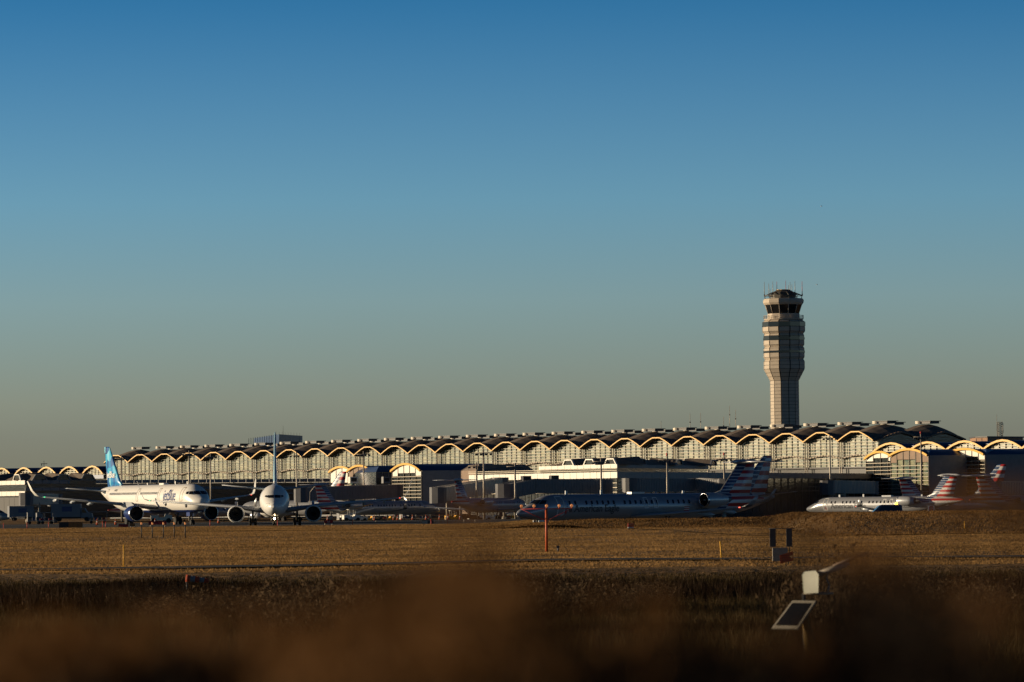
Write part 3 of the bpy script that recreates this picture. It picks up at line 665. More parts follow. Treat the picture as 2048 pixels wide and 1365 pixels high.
wing_bay(13.9, 2.0, 1.0, 'terminal_wing', [27, 28, 29, 30, 31], 'low terminal wing with shallow yellow arches right of the big terminal', 1.3)
wing_bay(12.75, 2.5, .88, 'terminal_wing', [-1, -2, -3, -4, -5, -6], 'distant low terminal wing with separate yellow arches at the left edge', 1.2)

# ------------------------------------------------------------------ concourse piers
def lerp2(a, b, t): return (a[0]+(b[0]-a[0])*t, a[1]+(b[1]-a[1])*t)
def panel_row(parent, p0, p1, z0, z1, n, m, name='facade_panel', th=.12, gap=.12, off=0.0):
    dx, dy = p1[0]-p0[0], p1[1]-p0[1]; L = sqrt(dx*dx+dy*dy); rz = atan2(dy, dx); nx, ny = dy/L*off, -dx/L*off
    mb = MB(); mb.box((0, 0, 0), (L/n-gap, th, z1-z0)); me = mb.mesh(name, m)
    for i in range(n):
        c = lerp2(p0, p1, (i+.5)/n); inst(name, me, parent, Matrix.Translation((c[0]+nx, c[1]+ny, (z0+z1)/2)) @ Matrix.Rotation(rz, 4, 'Z'))
def XY(px, D, py=955): w = W(px, py, D); return (w.x, w.y)
def inset(poly, k):
    cxx = sum(p[0] for p in poly)/len(poly); cyy = sum(p[1] for p in poly)/len(poly); out = []
    for p in poly:
        d = Vector((cxx-p[0], cyy-p[1])).normalized()*k; out.append((p[0]+d.x, p[1]+d.y))
    return out
def dormer(parent, p0, p1, t, w, h, z0, m):
    c = lerp2(p0, p1, t); dx, dy = p1[0]-p0[0], p1[1]-p0[1]; rz = atan2(dy, dx)
    Mt = Matrix.Translation((c[0], c[1], z0)) @ Matrix.Rotation(rz, 4, 'Z')
    o = [(-w/2, 0), (-w*.27, h), (w*.27, h), (w/2, 0)]; i_ = [(-w/2+.5, .12), (-w*.27+.12, h-.25), (w*.27-.12, h-.25), (w/2-.5, .12)]
    mb = MB()
    for y in (0, .35):
        for q in o: mb.v.append((q[0], y, q[1]))
        for q in i_: mb.v.append((q[0], y, q[1]))
    for a in range(3):
        mb.face((a, a+1, a+5, a+4)); mb.face((a+8, a+12, a+13, a+9)); mb.face((a, a+8, a+9, a+1))
    mb.box((0, .2, .06), (w, .4, .12))
    f = inst('dormer', mb.mesh('dormer', m), parent, Mt)
    mb = MB(); mb.poly([(q[0], .2, q[1]) for q in i_]); inst('pane', mb.mesh('pane', M['dglass']), f, Mt)
    mb = MB(); b = 0
    mb.v = [(o[0][0], .35, 0), (o[1][0], .35, h), (o[2][0], .35, h), (o[3][0], .35, 0), (o[1][0]*.8, 6, h*1.25), (o[2][0]*.8, 6, h*1.25), (o[0][0]*1.6, 6, 0), (o[3][0]*1.6, 6, 0)]
    for q in ((0, 1, 4, 6), (1, 2, 5, 4), (2, 3, 7, 5), (6, 4, 5, 7)): mb.face(q)
    inst('dormer_roof', mb.mesh('dormer_roof', M['roof']), f, Mt)
def outward(p0, p1, k):
    dx, dy = p1[0]-p0[0], p1[1]-p0[1]; L = sqrt(dx*dx+dy*dy); return lambda p: (p[0]+dy/L*k, p[1]-dx/L*k)
# centre pier: sunlit end pale, long side's shade put into grey panels, dark rails
Bl, Bc, Bm, Br = XY(938, 884), XY(1235, 830), XY(1417, 893), XY(1850, 1042)
pier = root('concourse_pier', (Bc[0], Bc[1], 0), 0, 'angular two storey gate concourse in the centre with a sunlit cream end', 'concourse')
body = [Bl, Bc, Br, (Br[0]-12, Br[1]+14), (Bl[0]+10, Bl[1]+25)]
mb = MB(); mb.prism(inset(body, .6), -1.2, 8.35); mb.build('pier_body', [M['dglass']], pier, world=True)
Bu = XY(1078, 858); up = [Bu, Bc, Bm, (Bm[0]-8, Bm[1]+16), (Bu[0]+8, Bu[1]+16)]
mb = MB(); mb.prism(inset(up, .5), 8.3, 9.72, 0, 1); mb.build('upper_storey', [M['dglass'], M['roof']], pier, world=True)
mb = MB(); a = inset(up, 3.0); b2 = inset(up, 8.0); mb.v = [(*p, 9.73) for p in a]+[(*p, 10.9) for p in b2]
for i in range(5): mb.face((i, (i+1) % 5, 5+(i+1) % 5, 5+i))
mb.face((5, 6, 7, 8, 9)); mb.build('pier_roof', M['roof'], pier, world=True)
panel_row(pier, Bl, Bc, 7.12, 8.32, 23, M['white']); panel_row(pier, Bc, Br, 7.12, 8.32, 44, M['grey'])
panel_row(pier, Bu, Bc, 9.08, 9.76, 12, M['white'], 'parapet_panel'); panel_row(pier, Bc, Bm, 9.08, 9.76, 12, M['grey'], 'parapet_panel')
mb = MB()
for z in (6.1, 5.2, 4.3): mb.wall(Bl, Bc, z, z+.14, .3); mb.wall(Bc, Br, z, z+.12, .3, 1)
mb.wall(Bl, Bc, 8.55, 8.68, .3); mb.wall(Bl, Bc, 8.9, 9.0, .3)
for i in range(24): c = lerp2(Bl, Bc, i/23); mb.box((c[0], c[1], 3.6), (.16, .16, 7.2), 1)
for i in range(45): c = lerp2(Bc, Br, i/44); mb.box((c[0], c[1], 3.6), (.16, .16, 7.2), 1)
mb.build('window_rails', [M['transom'], M['mull']], pier, world=True)
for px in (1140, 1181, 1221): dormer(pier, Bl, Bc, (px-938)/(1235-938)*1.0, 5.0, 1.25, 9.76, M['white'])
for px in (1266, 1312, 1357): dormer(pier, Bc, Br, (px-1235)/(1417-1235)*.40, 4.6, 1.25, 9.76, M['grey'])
# left pier: white panels on the sunlit end, shade put into grey ones
Ac, Ae = XY(50, 1129), XY(690, 1208); Al = (Ac[0]-16, Ac[1]+30)
pier2 = root('concourse_pier', (Ac[0], Ac[1], 0), 0, 'shaded gate concourse running along the left behind the taxiing jets', 'concourse')
body = [Al, Ac, Ae, (Ae[0]-8, Ae[1]+20), (Al[0]+14, Al[1]+22)]
mb = MB(); mb.prism(inset(body, .6), -.5, 8.6); mb.build('pier_body', [M['dglass']], pier2, world=True)
Am = XY(195, 1145); up = [Al, Ac, Am, (Am[0]-10, Am[1]+16), (Al[0]+12, Al[1]+14)]
mb = MB(); mb.prism(inset(up, .5), 8.5, 9.6, 0, 1); mb.build('upper_storey', [M['dglass'], M['roof']], pier2, world=True)
mb = MB(); a = inset(up, 3.0); b2 = inset(up, 8.0); mb.v = [(*p, 9.61) for p in a]+[(*p, 11.0) for p in b2]
for i in range(5): mb.face((i, (i+1) % 5, 5+(i+1) % 5, 5+i))
mb.face((5, 6, 7, 8, 9)); mb.build('pier_roof', M['roof'], pier2, world=True)
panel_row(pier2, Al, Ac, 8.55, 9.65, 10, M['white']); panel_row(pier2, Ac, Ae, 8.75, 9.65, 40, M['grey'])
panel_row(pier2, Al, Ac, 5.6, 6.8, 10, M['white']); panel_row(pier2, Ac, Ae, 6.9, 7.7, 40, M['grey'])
mb = MB()
for z in (5.6, 4.6, 3.6): mb.wall(Ac, Ae, z, z+.12, .3)
mb.build('window_rails', M['mull'], pier2, world=True)
panel_row(pier2, Al, Ac, -.5, 5.2, 9, M['blackish'], off=.02)  # black panels added to darken the lower face that the sun lights
for t in (.28, .82): dormer(pier2, Al, Ac, t, 6.0, 1.7, 9.65, M['white'])
for px in (78, 123, 170): dormer(pier2, Ac, Ae, (px-50)/640., 5.2, 1.6, 9.65, M['grey'])

M['dglass2'] = mat('shade_darkened_glass', (.02, .022, .022), .12, 0, .3, .6, .02, 1.0)
# ------------------------------------------------------------------ arched gate halls
def hall(label, pa, pb, zs, zp, back, mwall, npan, sill=8.0, low=0.0, rim=True, name='arched_gate_hall'):
    dx, dy = pb[0]-pa[0], pb[1]-pa[1]; L = sqrt(dx*dx+dy*dy); rz = atan2(dy, dx); c = lerp2(pa, pb, .5)
    rt = root(name, (c[0], c[1], 0), rz, label, 'gate hall'); N = 12; us = np.linspace(-1, 1, N+1); hw = L/2; rise = zp-zs
    f = lambda u: 1-u*u
    mb = MB()
    for a, b in zip(us[:-1], us[1:]): mb.poly([(a*hw, 0, zs+rise*f(a)), (b*hw, 0, zs+rise*f(b)), (b*hw, back, zs+rise*f(b)), (a*hw, back, zs+rise*f(a))])
    mb.build('roof', M['bluroof'], rt)
    me = rim_mesh(us, hw+.15, zs, rise, .25, .5, M['rim'], f); inst('roof_rim', me, rt, wm(rt) @ Matrix.Translation((0, -.5, .05)))
    mb = MB(); mb.box((-hw+.1, back/2, zs/2), (.2, back-.5, zs)); mb.box((hw-.1, back/2, zs/2), (.2, back-.5, zs)); mb.build('side_wall', M['grey'], rt)
    xs_ = np.linspace(-hw, hw, npan+1)
    for i, (a, b) in enumerate(zip(xs_[:-1], xs_[1:])):
        mb = MB(); lo = sill if abs((a+b)/2) > hw*.5 or sill < zs-2.5 else sill+.7
        pts = [(a+.06, 0, lo), (b-.06, 0, lo), (b-.06, 0, zs+rise*f(b/hw)-.2), (a+.06, 0, zs+rise*f(a/hw)-.2)]
        mb.poly(pts); mb.poly([(x, .12, z) for x, y, z in pts][::-1]); mb.build('wall_panel', mwall, rt)
        mb = MB(); mb.poly([(a+.06, .1, low), (b-.06, .1, low), (b-.06, .1, lo-.1), (a+.06, .1, lo-.1)]); mb.build('glass_pane', M['glass'] if mwall is M['brown'] else M['dglass2'], rt)  # under white gables the shadow is put into dark pane colour
    mb = MB()
    for a in xs_: mb.box((a, .02, (zs+rise*f(a/hw)-.2)/2), (.12, .3, zs+rise*f(a/hw)-.2))
    z = low+.5
    while z < sill: mb.box((0, -.08, z), (L, .18, .12), 1); z += .85
    mb.build('mullion_frame', [M['mull'], M['transom']], rt); return rt
hall('white arched gate hall partly hidden by a striped jet tail, left of its brown twin', XY(661, 1100), XY(708, 1088), 10.7, 12.0, 14, M['white'], 4)
hall('arched gate hall with a brown gable and yellow rim left of centre', XY(697, 1080), XY(747, 1066), 10.6, 12.1, 22, M['brown'], 5)
hall('white arched gate hall with yellow rim just right of the brown gabled one', XY(785, 1046), XY(843, 1030), 10.4, 12.1, 22, M['white'], 5, 9.2)
hall('white arched gate hall below the big dark dome on the right', XY(1733, 1000), XY(1792, 986), 11.7, 13.3, 16, M['white'], 4, 11.2)
hall('arched gate hall with a brown gable on the right behind the regional jets', XY(1782, 978), XY(1858, 962), 12.1, 13.6, 26, M['brown'], 6, 10.6)
hall('white arched gate hall at the far right, half shadowed', XY(1893, 975), XY(1971, 958), 12.1, 13.5, 26, M['white'], 6, 11.0)
def block(name, label, cat, pts, z0, z1, mw, mr, panels=None, roofh=0):
    rt = root(name, (pts[0][0], pts[0][1], 0), 0, label, cat)
    mb = MB(); mb.prism(pts, z0, z1); mb.build('wall', [mw], rt, world=True)
    mb = MB(); a = pts; b2 = inset(pts, 2.0) if roofh else pts
    if roofh:
        mb.v = [(*p, z1+.02) for p in a]+[(*p, z1+roofh) for p in b2]; n = len(a)
        for i in range(n): mb.face((i, (i+1) % n, n+(i+1) % n, n+i))
        mb.face(list(range(n, 2*n)))
    else: mb.prism(inset(pts, -.4), z1+.02, z1+.35)
    mb.build('roof', mr, rt, world=True)
    if panels: panel_row(rt, pts[0], pts[1], *panels)
    if cat != 'building' or z1 > 9.5:
        mb = MB(); L = (Vector(pts[1])-Vector(pts[0])).length; n = int(L/2.2)
        for i in range(n+1): c = lerp2(pts[0], pts[1], i/n); mb.box((c[0]+.05, c[1]-.1, z1/2), (.14, .14, z1-.3))
        for z in (2.5, 3.9, 5.3, 6.7): mb.wall((pts[0][0]+.04, pts[0][1]-.08), (pts[1][0]+.04, pts[1][1]-.08), z, z+.16, .16)
        mb.build('wall_rails', M['grey'], rt, world=True)
    return rt
p0, p1 = XY(752, 1050), XY(945, 1078)
block('gate_building', 'dark gate building with a blue roof behind the small regional jets', 'building', [p0, p1, (p1[0]-6, p1[1]+24), (p0[0]-6, p0[1]+24)], 0, 10.3, M['dglass'], M['bluroof'], (8.9, 10.1, 14, M['dgrey'], 'facade_panel', .12, .15), 1.4)
p0, p1 = XY(955, 958), XY(1068, 985)
block('gate_building', 'low brown gate building with a curved dark roof above the bright concourse band', 'building', [p0, p1, (p1[0]-4, p1[1]+24), (p0[0]-4, p0[1]+24)], 0, 9.9, M['brown'], M['roof'], (8.5, 9.8, 9, M['brown'], 'facade_panel', .12, .15), 1.3)
p0, p1 = XY(1858, 962), XY(1896, 985)
block('gate_building', 'dark link building with blue roof between two arched halls at the right', 'building', [p0, p1, (p1[0]-4, p1[1]+14), (p0[0]-4, p0[1]+14)], -1, 12.0, M['dglass'], M['bluroof'], None, 1.2)
p0, p1 = XY(1972, 958), XY(2090, 992)
block('gate_building', 'dark gate building with a deep blue roof at the right edge', 'building', [p0, p1, (p1[0]-6, p1[1]+24), (p0[0]-6, p0[1]+24)], -1, 12.0, M['dglass'], M['bluroof'], (7.6, 8.6, 10, M['dgrey'], 'facade_panel', .12, .15), 1.4)

# ------------------------------------------------------------------ control tower
TD = 1160.; tsc = FPX/TD
def tz(yz):   # zoomed y in my close-up of the tower -> height
    py = 550+yz/4.264; return W(1568, py, TD).z
def tr(hw): return hw/4.264/tsc
txy = XY(1570, TD, 850); tower = root('control_tower', (txy[0], txy[1], -1), 0, 'tall faceted beige control tower with a dark glass cab and rooftop antennas', 'control tower')
NF = 12; AO = radians(15)+radians(1)
def ringp(r, z, n=NF, off=0.0): return [(txy[0]+r*cos(2*pi*(i+.5)/n+off), txy[1]+r*sin(2*pi*(i+.5)/n+off), z) for i in range(n)]
TO = radians(-2)
prof = [(1300, 122), (905, 122), (805, 174), (740, 174), (722, 163), (706, 173), (628, 173), (615, 163), (600, 173), (522, 173), (505, 165), (486, 181), (405, 181), (388, 158)]
prof = [(tz(a), tr(b)/cos(pi/NF)*1.0) for a, b in prof]; prof[0] = (0, prof[0][1])
mb = MB(); mb.loft([ringp(r-.16, z, NF, TO) for z, r in prof], smooth=False); mb.build('tower_core', M['blackish'], tower, world=True)
glassbands = [(tz(440), tz(404)), (tz(551), tz(537)), (tz(664), tz(650))]
for k in range(NF):
    mb = MB(); a0 = 2*pi*(k-.5)/NF+TO; a1 = 2*pi*(k+.5)/NF+TO
    for (z0, r0), (z1, r1) in zip(prof[:-1], prof[1:]):
        n = max(1, int(round(abs(z1-z0)/(.95 if r0 < 6 and z1 < prof[1][0]+.1 else 1.15))))
        for i in range(n):
            ta, tb = (i+.05)/n, (i+.95)/n
            za, zb2 = z0+(z1-z0)*ta, z0+(z1-z0)*tb; ra, rb = r0+(r1-r0)*ta, r0+(r1-r0)*tb; g = .055
            zc_ = (za+zb2)/2; gl = any(x0 < zc_ < x1 for x0, x1 in glassbands)
            def cor(r, z, s, d=0): 
                t = g if s == 0 else 1-g; x = cos(a0)*(1-t)+cos(a1)*t; y = sin(a0)*(1-t)+sin(a1)*t; return (txy[0]+(r-d)*x, txy[1]+(r-d)*y, z)
            o = [cor(ra, za, 0), cor(ra, za, 1), cor(rb, zb2, 1), cor(rb, zb2, 0)]; q = [cor(ra, za, 0, .14), cor(ra, za, 1, .14), cor(rb, zb2, 1, .14), cor(rb, zb2, 0, .14)]
            b = len(mb.v); mb.v += o+q; mt = 1 if gl else 0
            mb.face((b, b+1, b+2, b+3), mt)
            for j in range(4): mb.face((b+j, b+4+j, b+4+(j+1) % 4, b+(j+1) % 4), mt)
    mb.build('cladding_panels', [M['conc'], M['wglass']], tower, world=True)
for y0_, y1_, h_ in ((440, 406, 182), (553, 537, 175), (667, 650, 175)):
    mb = MB(); rr_ = tr(h_)/cos(pi/NF)+.05; mb.loft([ringp(rr_, tz(y0_), NF, TO), ringp(rr_, tz(y1_), NF, TO)], smooth=False, cap=False); mb.build('window_band', M['wglass'], tower, world=True)
mb = MB(); mb.loft([ringp(tr(h), tz(y), NF, TO) for y, h in ((392, 150), (385, 172), (380, 172), (376, 172))], smooth=False); mb.build('balcony', M['conc'], tower, world=True)
mb = MB(); mb.loft([ringp(tr(h), tz(y), NF, TO) for y, h in ((378, 142), (333, 140))], smooth=False, cap=False); mb.build('cab_wall', M['conc'], tower, world=True)
mb = MB()
for y in (378, 362, 348):
    rg = ringp(tr(172), tz(y), NF, TO)
    for i in range(NF): mb.tube(rg[i], rg[(i+1) % NF], .05, .05, 4)
for i in range(NF*3):
    a = 2*pi*i/(NF*3)+TO; mb.tube((txy[0]+tr(172)*cos(a)*.985, txy[1]+tr(172)*sin(a)*.985, tz(378)), (txy[0]+tr(172)*cos(a)*.985, txy[1]+tr(172)*sin(a)*.985, tz(348)), .05, .05, 4)
mb.build('balcony_railing', M['steel'], tower, world=True)
ra = ringp(tr(134), tz(334), NF, TO); rb = ringp(tr(160), tz(258), NF, TO)
for i in range(NF): mb = MB(); mb.poly([ra[i], ra[(i+1) % NF], rb[(i+1) % NF], rb[i]]); mb.build('cab_window', M['wglass'], tower, world=True)
mb = MB()
for i in range(NF): mb.tube(ra[i], rb[i], .13, .13, 4)
mb.build('cab_mullions', M['conc'], tower, world=True)
mb = MB(); mb.loft([ringp(tr(h), tz(y), NF, TO) for y, h in ((262, 150), (256, 166), (240, 177), (222, 179), (208, 172), (204, 160), (203, 100))], smooth=False); mb.build('cab_roof', M['conc'], tower, world=True)
mb = MB(); mb.loft([ringp(tr(h), tz(y), NF, TO) for y, h in ((206, 108), (175, 112), (150, 95), (133, 62), (128, 58))], smooth=False); mb.build('roof_dome', M['mull'], tower, world=True)
mb = MB(); mb.loft([ringp(tr(h), tz(y), NF, TO) for y, h in ((134, 60), (127, 60))], smooth=False); mb.build('dome_cap', M['rim'], tower, world=True)
mb = MB(); r0 = ringp(tr(160), tz(205), NF, TO); r1 = ringp(tr(165), tz(180), NF, TO); r2 = ringp(tr(95), tz(150), NF, TO)
for i in range(NF):
    mb.tube(r0[i], r1[i], .09, .09, 4); mb.tube(r1[i], r1[(i+1) % NF], .07, .07, 4); mb.tube(r1[i], r2[i], .11, .11, 4); mb.tube(r1[i], r2[(i+1) % NF], .05, .05, 4)
mb.build('roof_gallery', M['mull'], tower, world=True)
for xz, yt in ((295, 60), (332, 75), (370, 55), (400, 60), (480, 50), (515, 62), (528, 85), (558, 55), (615, 60), (345, 120), (500, 90)):
    mb = MB(); x = txy[0]+(xz-457)/4.264/tsc; yy = txy[1]+random.uniform(-2, 2); mb.tube((x, yy, tz(185)), (x, yy, tz(yt)), .10, .05, 5); mb.box((x, yy, tz(175)), (.3, .3, .5))
    mb.build('antenna', M['redp'] if xz in (400, 480, 615) else M['steel'], tower, world=True)

# ------------------------------------------------------------------ other far buildings
c0, c1, c2 = XY(497, 1500, 880), XY(552, 1440, 880), XY(605, 1480, 880); zt_, zt0 = W(552, 869, 1440).z, W(500, 877, 1500).z
bb = root('office_building', (c1[0], c1[1], 0), 0, 'dark blue glass block rising behind the terminal roof at left', 'office building')
mb = MB(); mb.v = [(*c0, 0), (*c1, 0), (*c2, 0), (c2[0]-5, c2[1]+30, 0), (c0[0]+2, c0[1], zt0), (c1[0]+1, c1[1]+1, zt_), (*c2, zt_), (c2[0]-5, c2[1]+30, zt_)]
for q in ((0, 1, 5, 4), (1, 2, 6, 5), (2, 3, 7, 6), (3, 0, 4, 7), (4, 5, 6, 7)): mb.face(q)
mb.build('wall', M['bluroof'], bb, world=True)
mb = MB()
for i in range(12):
    a = lerp2(c0, c1, i/12); z = zt0+(zt_-zt0)*i/12; mb.box((a[0]+.1, a[1]-.1, z/2), (.15, .15, z))
for i in range(9): a = lerp2(c1, c2, i/9); mb.box((a[0], a[1]-.1, zt_/2), (.15, .15, zt_)); mb.tube((a[0], a[1]+1, zt_), (a[0], a[1]+1, zt_+.9), .05, .05, 4)
mb.tube((c1[0]+2, c1[1]+8, zt_), (c1[0]+2, c1[1]+8, zt_+3), .08, .04, 4)
mb.build('facade_ribs', M['mull'], bb, world=True)
p0, p1, p2 = XY(1952, 1180, 885), XY(1975, 1176, 885), XY(2046, 1190, 885); z1 = W(1960, 876, 1180).z
block('brick_building', 'tan brick rooftop block behind the right wing', 'building', [p0, p1, p2, (p2[0], p2[1]+15), (p0[0], p0[1]+15)], 0, z1, M['brick'], M['dgrey'])
mast = root('lattice_mast', (*XY(2000, 1183, 880), z1), 0, 'steel lattice antenna mast on the far right roof', 'antenna mast')
mb = MB(); mx, my = XY(2000, 1183, 880); zt_ = W(2000, 845, 1183).z; hw_ = .7
for sx in (-1, 1):
    for sy in (-1, 1): mb.tube((mx+sx*hw_, my+sy*hw_, z1), (mx+sx*hw_, my+sy*hw_, zt_), .07, .07, 4)
n = 7
for i in range(n):
    za, zb2 = z1+(zt_-z1)*i/n, z1+(zt_-z1)*(i+1)/n
    for sy in (-1, 1): mb.tube((mx-hw_, my+sy*hw_, za), (mx+hw_, my+sy*hw_, zb2), .045, .045, 4); mb.tube((mx+hw_, my+sy*hw_, za), (mx-hw_, my+sy*hw_, zb2), .045, .045, 4); mb.tube((mx-hw_, my+sy*hw_, zb2), (mx+hw_, my+sy*hw_, zb2), .045, .045, 4)
mb.build('lattice', M['steel'], mast, world=True)
for dx, za, zb2 in ((-.9, .4, 1.5), (.9, .3, .95), (-.3, .8, 1.05), (.5, .9, 1.1)):
    mb = MB(); H_ = zt_-z1; mb.tube((mx+dx, my-.7, z1+H_*za), (mx+dx, my-.7, z1+H_*zb2), .07, .05, 4); mb.tube((mx, my-.7, z1+H_*za), (mx+dx, my-.7, z1+H_*za), .05, .05, 4); mb.build('antenna', M['steel'], mast, world=True)

# ------------------------------------------------------------------ aircraft in view
def paints_aa(z0, pitch, xa, xk, xb, kb, metal=.35, tag_=''):
    st = striped_paint('silver_paint_with_tail_stripes', (.33, .34, .36), metal, .32, z0, pitch, xa, xk, xb, kb)
    return dict(body=st, wing=M['greyw'], fin=st, stab=M['silver'], nacelle=M['silver'], winglet=M['silver'], doorline=M['whitep'])
A321 = belly_paint('white_paint_navy_belly', (.78, .76, .72), (.008, .03, .16), 2.15)
PJ = dict(body=A321, wing=M['greyw'], fin=bubble_tail(), stab=M['greyw'], nacelle=M['navy'], winglet=M['whitep'], fairing=A321)
nj = XY(409, 605, 1010)
J = aircraft('A', nj, (.416, -.91), 'white narrowbody jet with blue bubble pattern tail taxiing at the left', 'airliner', PJ)
M['jet'] = mat('dark_blue_lettering', (.01, .03, .16), .4)
put_text(J, 'jetBlue', 2.25, -1, 11.9, 3.55, M['jet'], sx=.82, shear=.1, bold=.012)
put_text(J, 'N984JB', .42, -1, 34.4, 5.0, M['tred'], sx=1.1, name='registration_lettering')
f_ = put_text(J, 'jetBlue', 1.35, -1, 41.2, 7.1, M['whitep'], sx=.95, bold=.02, name='tail_lettering', fin_y=.36)
put_text(J, 'jetBlue', .6, -1, 0, 0, M['whitep'], sx=1, name='engine_lettering') if False else None
# blue-white twin jet nose-on
gl = belly_paint('white_paint', (.74, .73, .71), (.74, .73, .71), 0)
fb = bpy.data.materials.new('blue_tail_paint'); fb.use_nodes = True; t = NT(fb); X_, Y_, Z_ = t.xyz()
t.l.new(t.mix(t.op('GREATER_THAN', Z_, 5.9), (.70, .72, .74), (.30, .48, .60)), t.n['Principled BSDF'].inputs['Base Color']); t.n['Principled BSDF'].inputs['Roughness'].default_value = .35
PB_ = dict(body=gl, wing=M['greyw'], fin=fb, stab=M['greyw'], nacelle=M['whitep'], winglet=M['whitep'], lip=M['whitep'])
nb = XY(548.7, 530, 1030)
K = aircraft('B', nb, (.052, -.9987), 'white twin engined jet facing the camera head-on with its nose light lit', 'airliner', PB_)
mb = MB(); q = K['T']((3.7, 0, 1.05)); mb.tube(q, (q[0]+.08, q[1], q[2]), .13, .13, 14)
nl = mb.build('nose_light', mat('lit_taxi_light', (1, .9, .7), emit=(1, .72, .38), estr=28), K['root'])
mb = MB()
for y, z in ((.75, 3.0), (.6, 2.95), (.9, 2.95), (.55, 2.72), (.8, 2.7), (.9, 2.6)):
    for sd in (1, -1): p = K['sh'].front(y, z, .03); mb.poly([K['T']((p[0]-.01, sd*(y+a), z+b)) for a, b in ((-.06, -.02), (.06, -.02), (.06, .02), (-.06, .02))])
mb.build('sensor_plates', M['steel'], K['root'])
# regional jet crossing in front
PC = paints_aa(2.2, .70, -6.3, -.91, -7.77, -.89)
nc = XY(1033, 436, 1030)
C1 = aircraft('C', nc, (-.74, -.673), 'large shaded silver regional jet with striped tail crossing in front of the terminal', 'regional jet', PC, 'regional_jet', L=36.2, gz=-.4)
put_text(C1, 'American Eagle', 1.05, 1, 6.9, 2.18, M['tred'], sx=.98, bold=.012)
put_text(C1, 'N570NN', .42, 1, 24.6, 2.15, M['tred'], sx=1.15, name='registration_lettering'); flash_logo(C1, 1, 5.6, 2.45, .9)
def flag(A, side, s, z):
    for i in range(5):
        mb = MB(); T = A['T']; sh = A['sh']; g = -1 if side < 0 else 1
        mb.poly([T(sh.side(s+g*a, z+b, side, .03)) for a, b in ((0, i*.09), (.75, i*.09), (.75, i*.09+.085), (0, i*.09+.085))]); mb.build('flag_stripe', M['redp'] if i % 2 == 0 else M['whitep'], A['root'])
flag(C1, 1, 22.8, 2.15)
# sunlit silver regional jet at right
PC2 = paints_aa(2.9, .70, -4.45, -.91, -5.9, -.89, .3)
n2 = XY(1613, 704, 1010)
C2 = aircraft('C', n2, (-.73, .683), 'sunlit silver regional jet behind the grass mound at right, nose to the left', 'regional jet', PC2, 'regional_jet', L=32.5)
put_text(C2, 'American Eagle', 1.2, 1, 6.2, 2.15, M['tred'], sx=.98, bold=.012); flash_logo(C2, 1, 4.9, 2.45, 1.1)
flag(C2, 1, 19.4, 2.2); put_text(C2, 'N533AE', .45, 1, 21.0, 2.15, M['tred'], sx=1.1, name='registration_lettering')
# others, further back
PC3 = paints_aa(2.9, .70, -5.4, -.91, -6.87, -.89, .3)
def place_tail(px, D, fwd, s, off=0):   # nose position for a given tail pixel
    x, y = XY(px, D, 1000); f = Vector(fwd).normalized(); return (x+f.x*s, y+f.y*s)
aircraft('C', place_tail(1826, 735, (.80, .60), 30), (.80, .60), 'silver regional jet facing right with its striped tail just behind the sunlit one', 'regional jet', PC3, 'regional_jet', L=34.4, detail=1)
aircraft('C', place_tail(1975, 700, (.92, .38), 31), (.92, .38), 'shaded regional jet at the far right with a dark striped tail', 'regional jet', PC3, 'regional_jet', L=34.4, detail=1)
aircraft('C', place_tail(930, 772, (.42, .9), 27), (.42, .9), 'shaded regional jet seen from behind beside the sloping jet bridge, left of the large one', 'regional jet', PC3, 'regional_jet', L=32.5, detail=1)
PD = paints_aa(4.6, 1.65, -5.0, -.952, -10.6, -.6, .3)
aircraft('B', place_tail(676, 1078, (-.75, .66), 36), (-.75, .66), 'parked airliner with a dark red and blue striped tail left of the arched halls', 'airliner', PD, 'airliner', detail=1)
aircraft('B', place_tail(862, 1045, (.65, -.76), 36), (.65, -.76), 'parked airliner with a bright sunlit red and white striped tail behind the jet bridges', 'airliner', PD, 'airliner', detail=1)
aircraft('B', place_tail(1529, 820, (-.8, -.6), 37), (-.8, -.6), 'airliner hidden behind the large regional jet, only its tall striped fin showing', 'airliner', PD, 'airliner', detail=1)
aircraft('B', place_tail(1998, 945, (-.8, .6), 37), (-.8, .6), 'airliner with a striped fin catching sun at the right edge', 'airliner', PD, 'airliner', detail=1)
aircraft('C', place_tail(645, 817, (.67, .74), 33), (.67, .74), 'shaded silver jet facing right behind the head-on jet\'s wing', 'regional jet', PC, 'regional_jet', L=36.2, detail=1)
aircraft('C', XY(24, 900, 1020), (.9, -.43), 'blue shaded nose of a parked jet poking in at the left edge', 'regional jet', PC3, 'regional_jet', L=34.4, detail=1)
aircraft('C', place_tail(569, 1125, (-.9, .4), 33), (-.9, .4), 'far parked jet whose fin tip shows above the head-on jet\'s tailplane', 'airliner', PC3, 'regional_jet', L=34.4, detail=0)
aircraft('C', place_tail(226, 1090, (.9, .4), 33), (.9, .4), 'far parked jet whose fin tip shows over the white jet\'s back', 'airliner', PC3, 'regional_jet', L=34.4, detail=0)

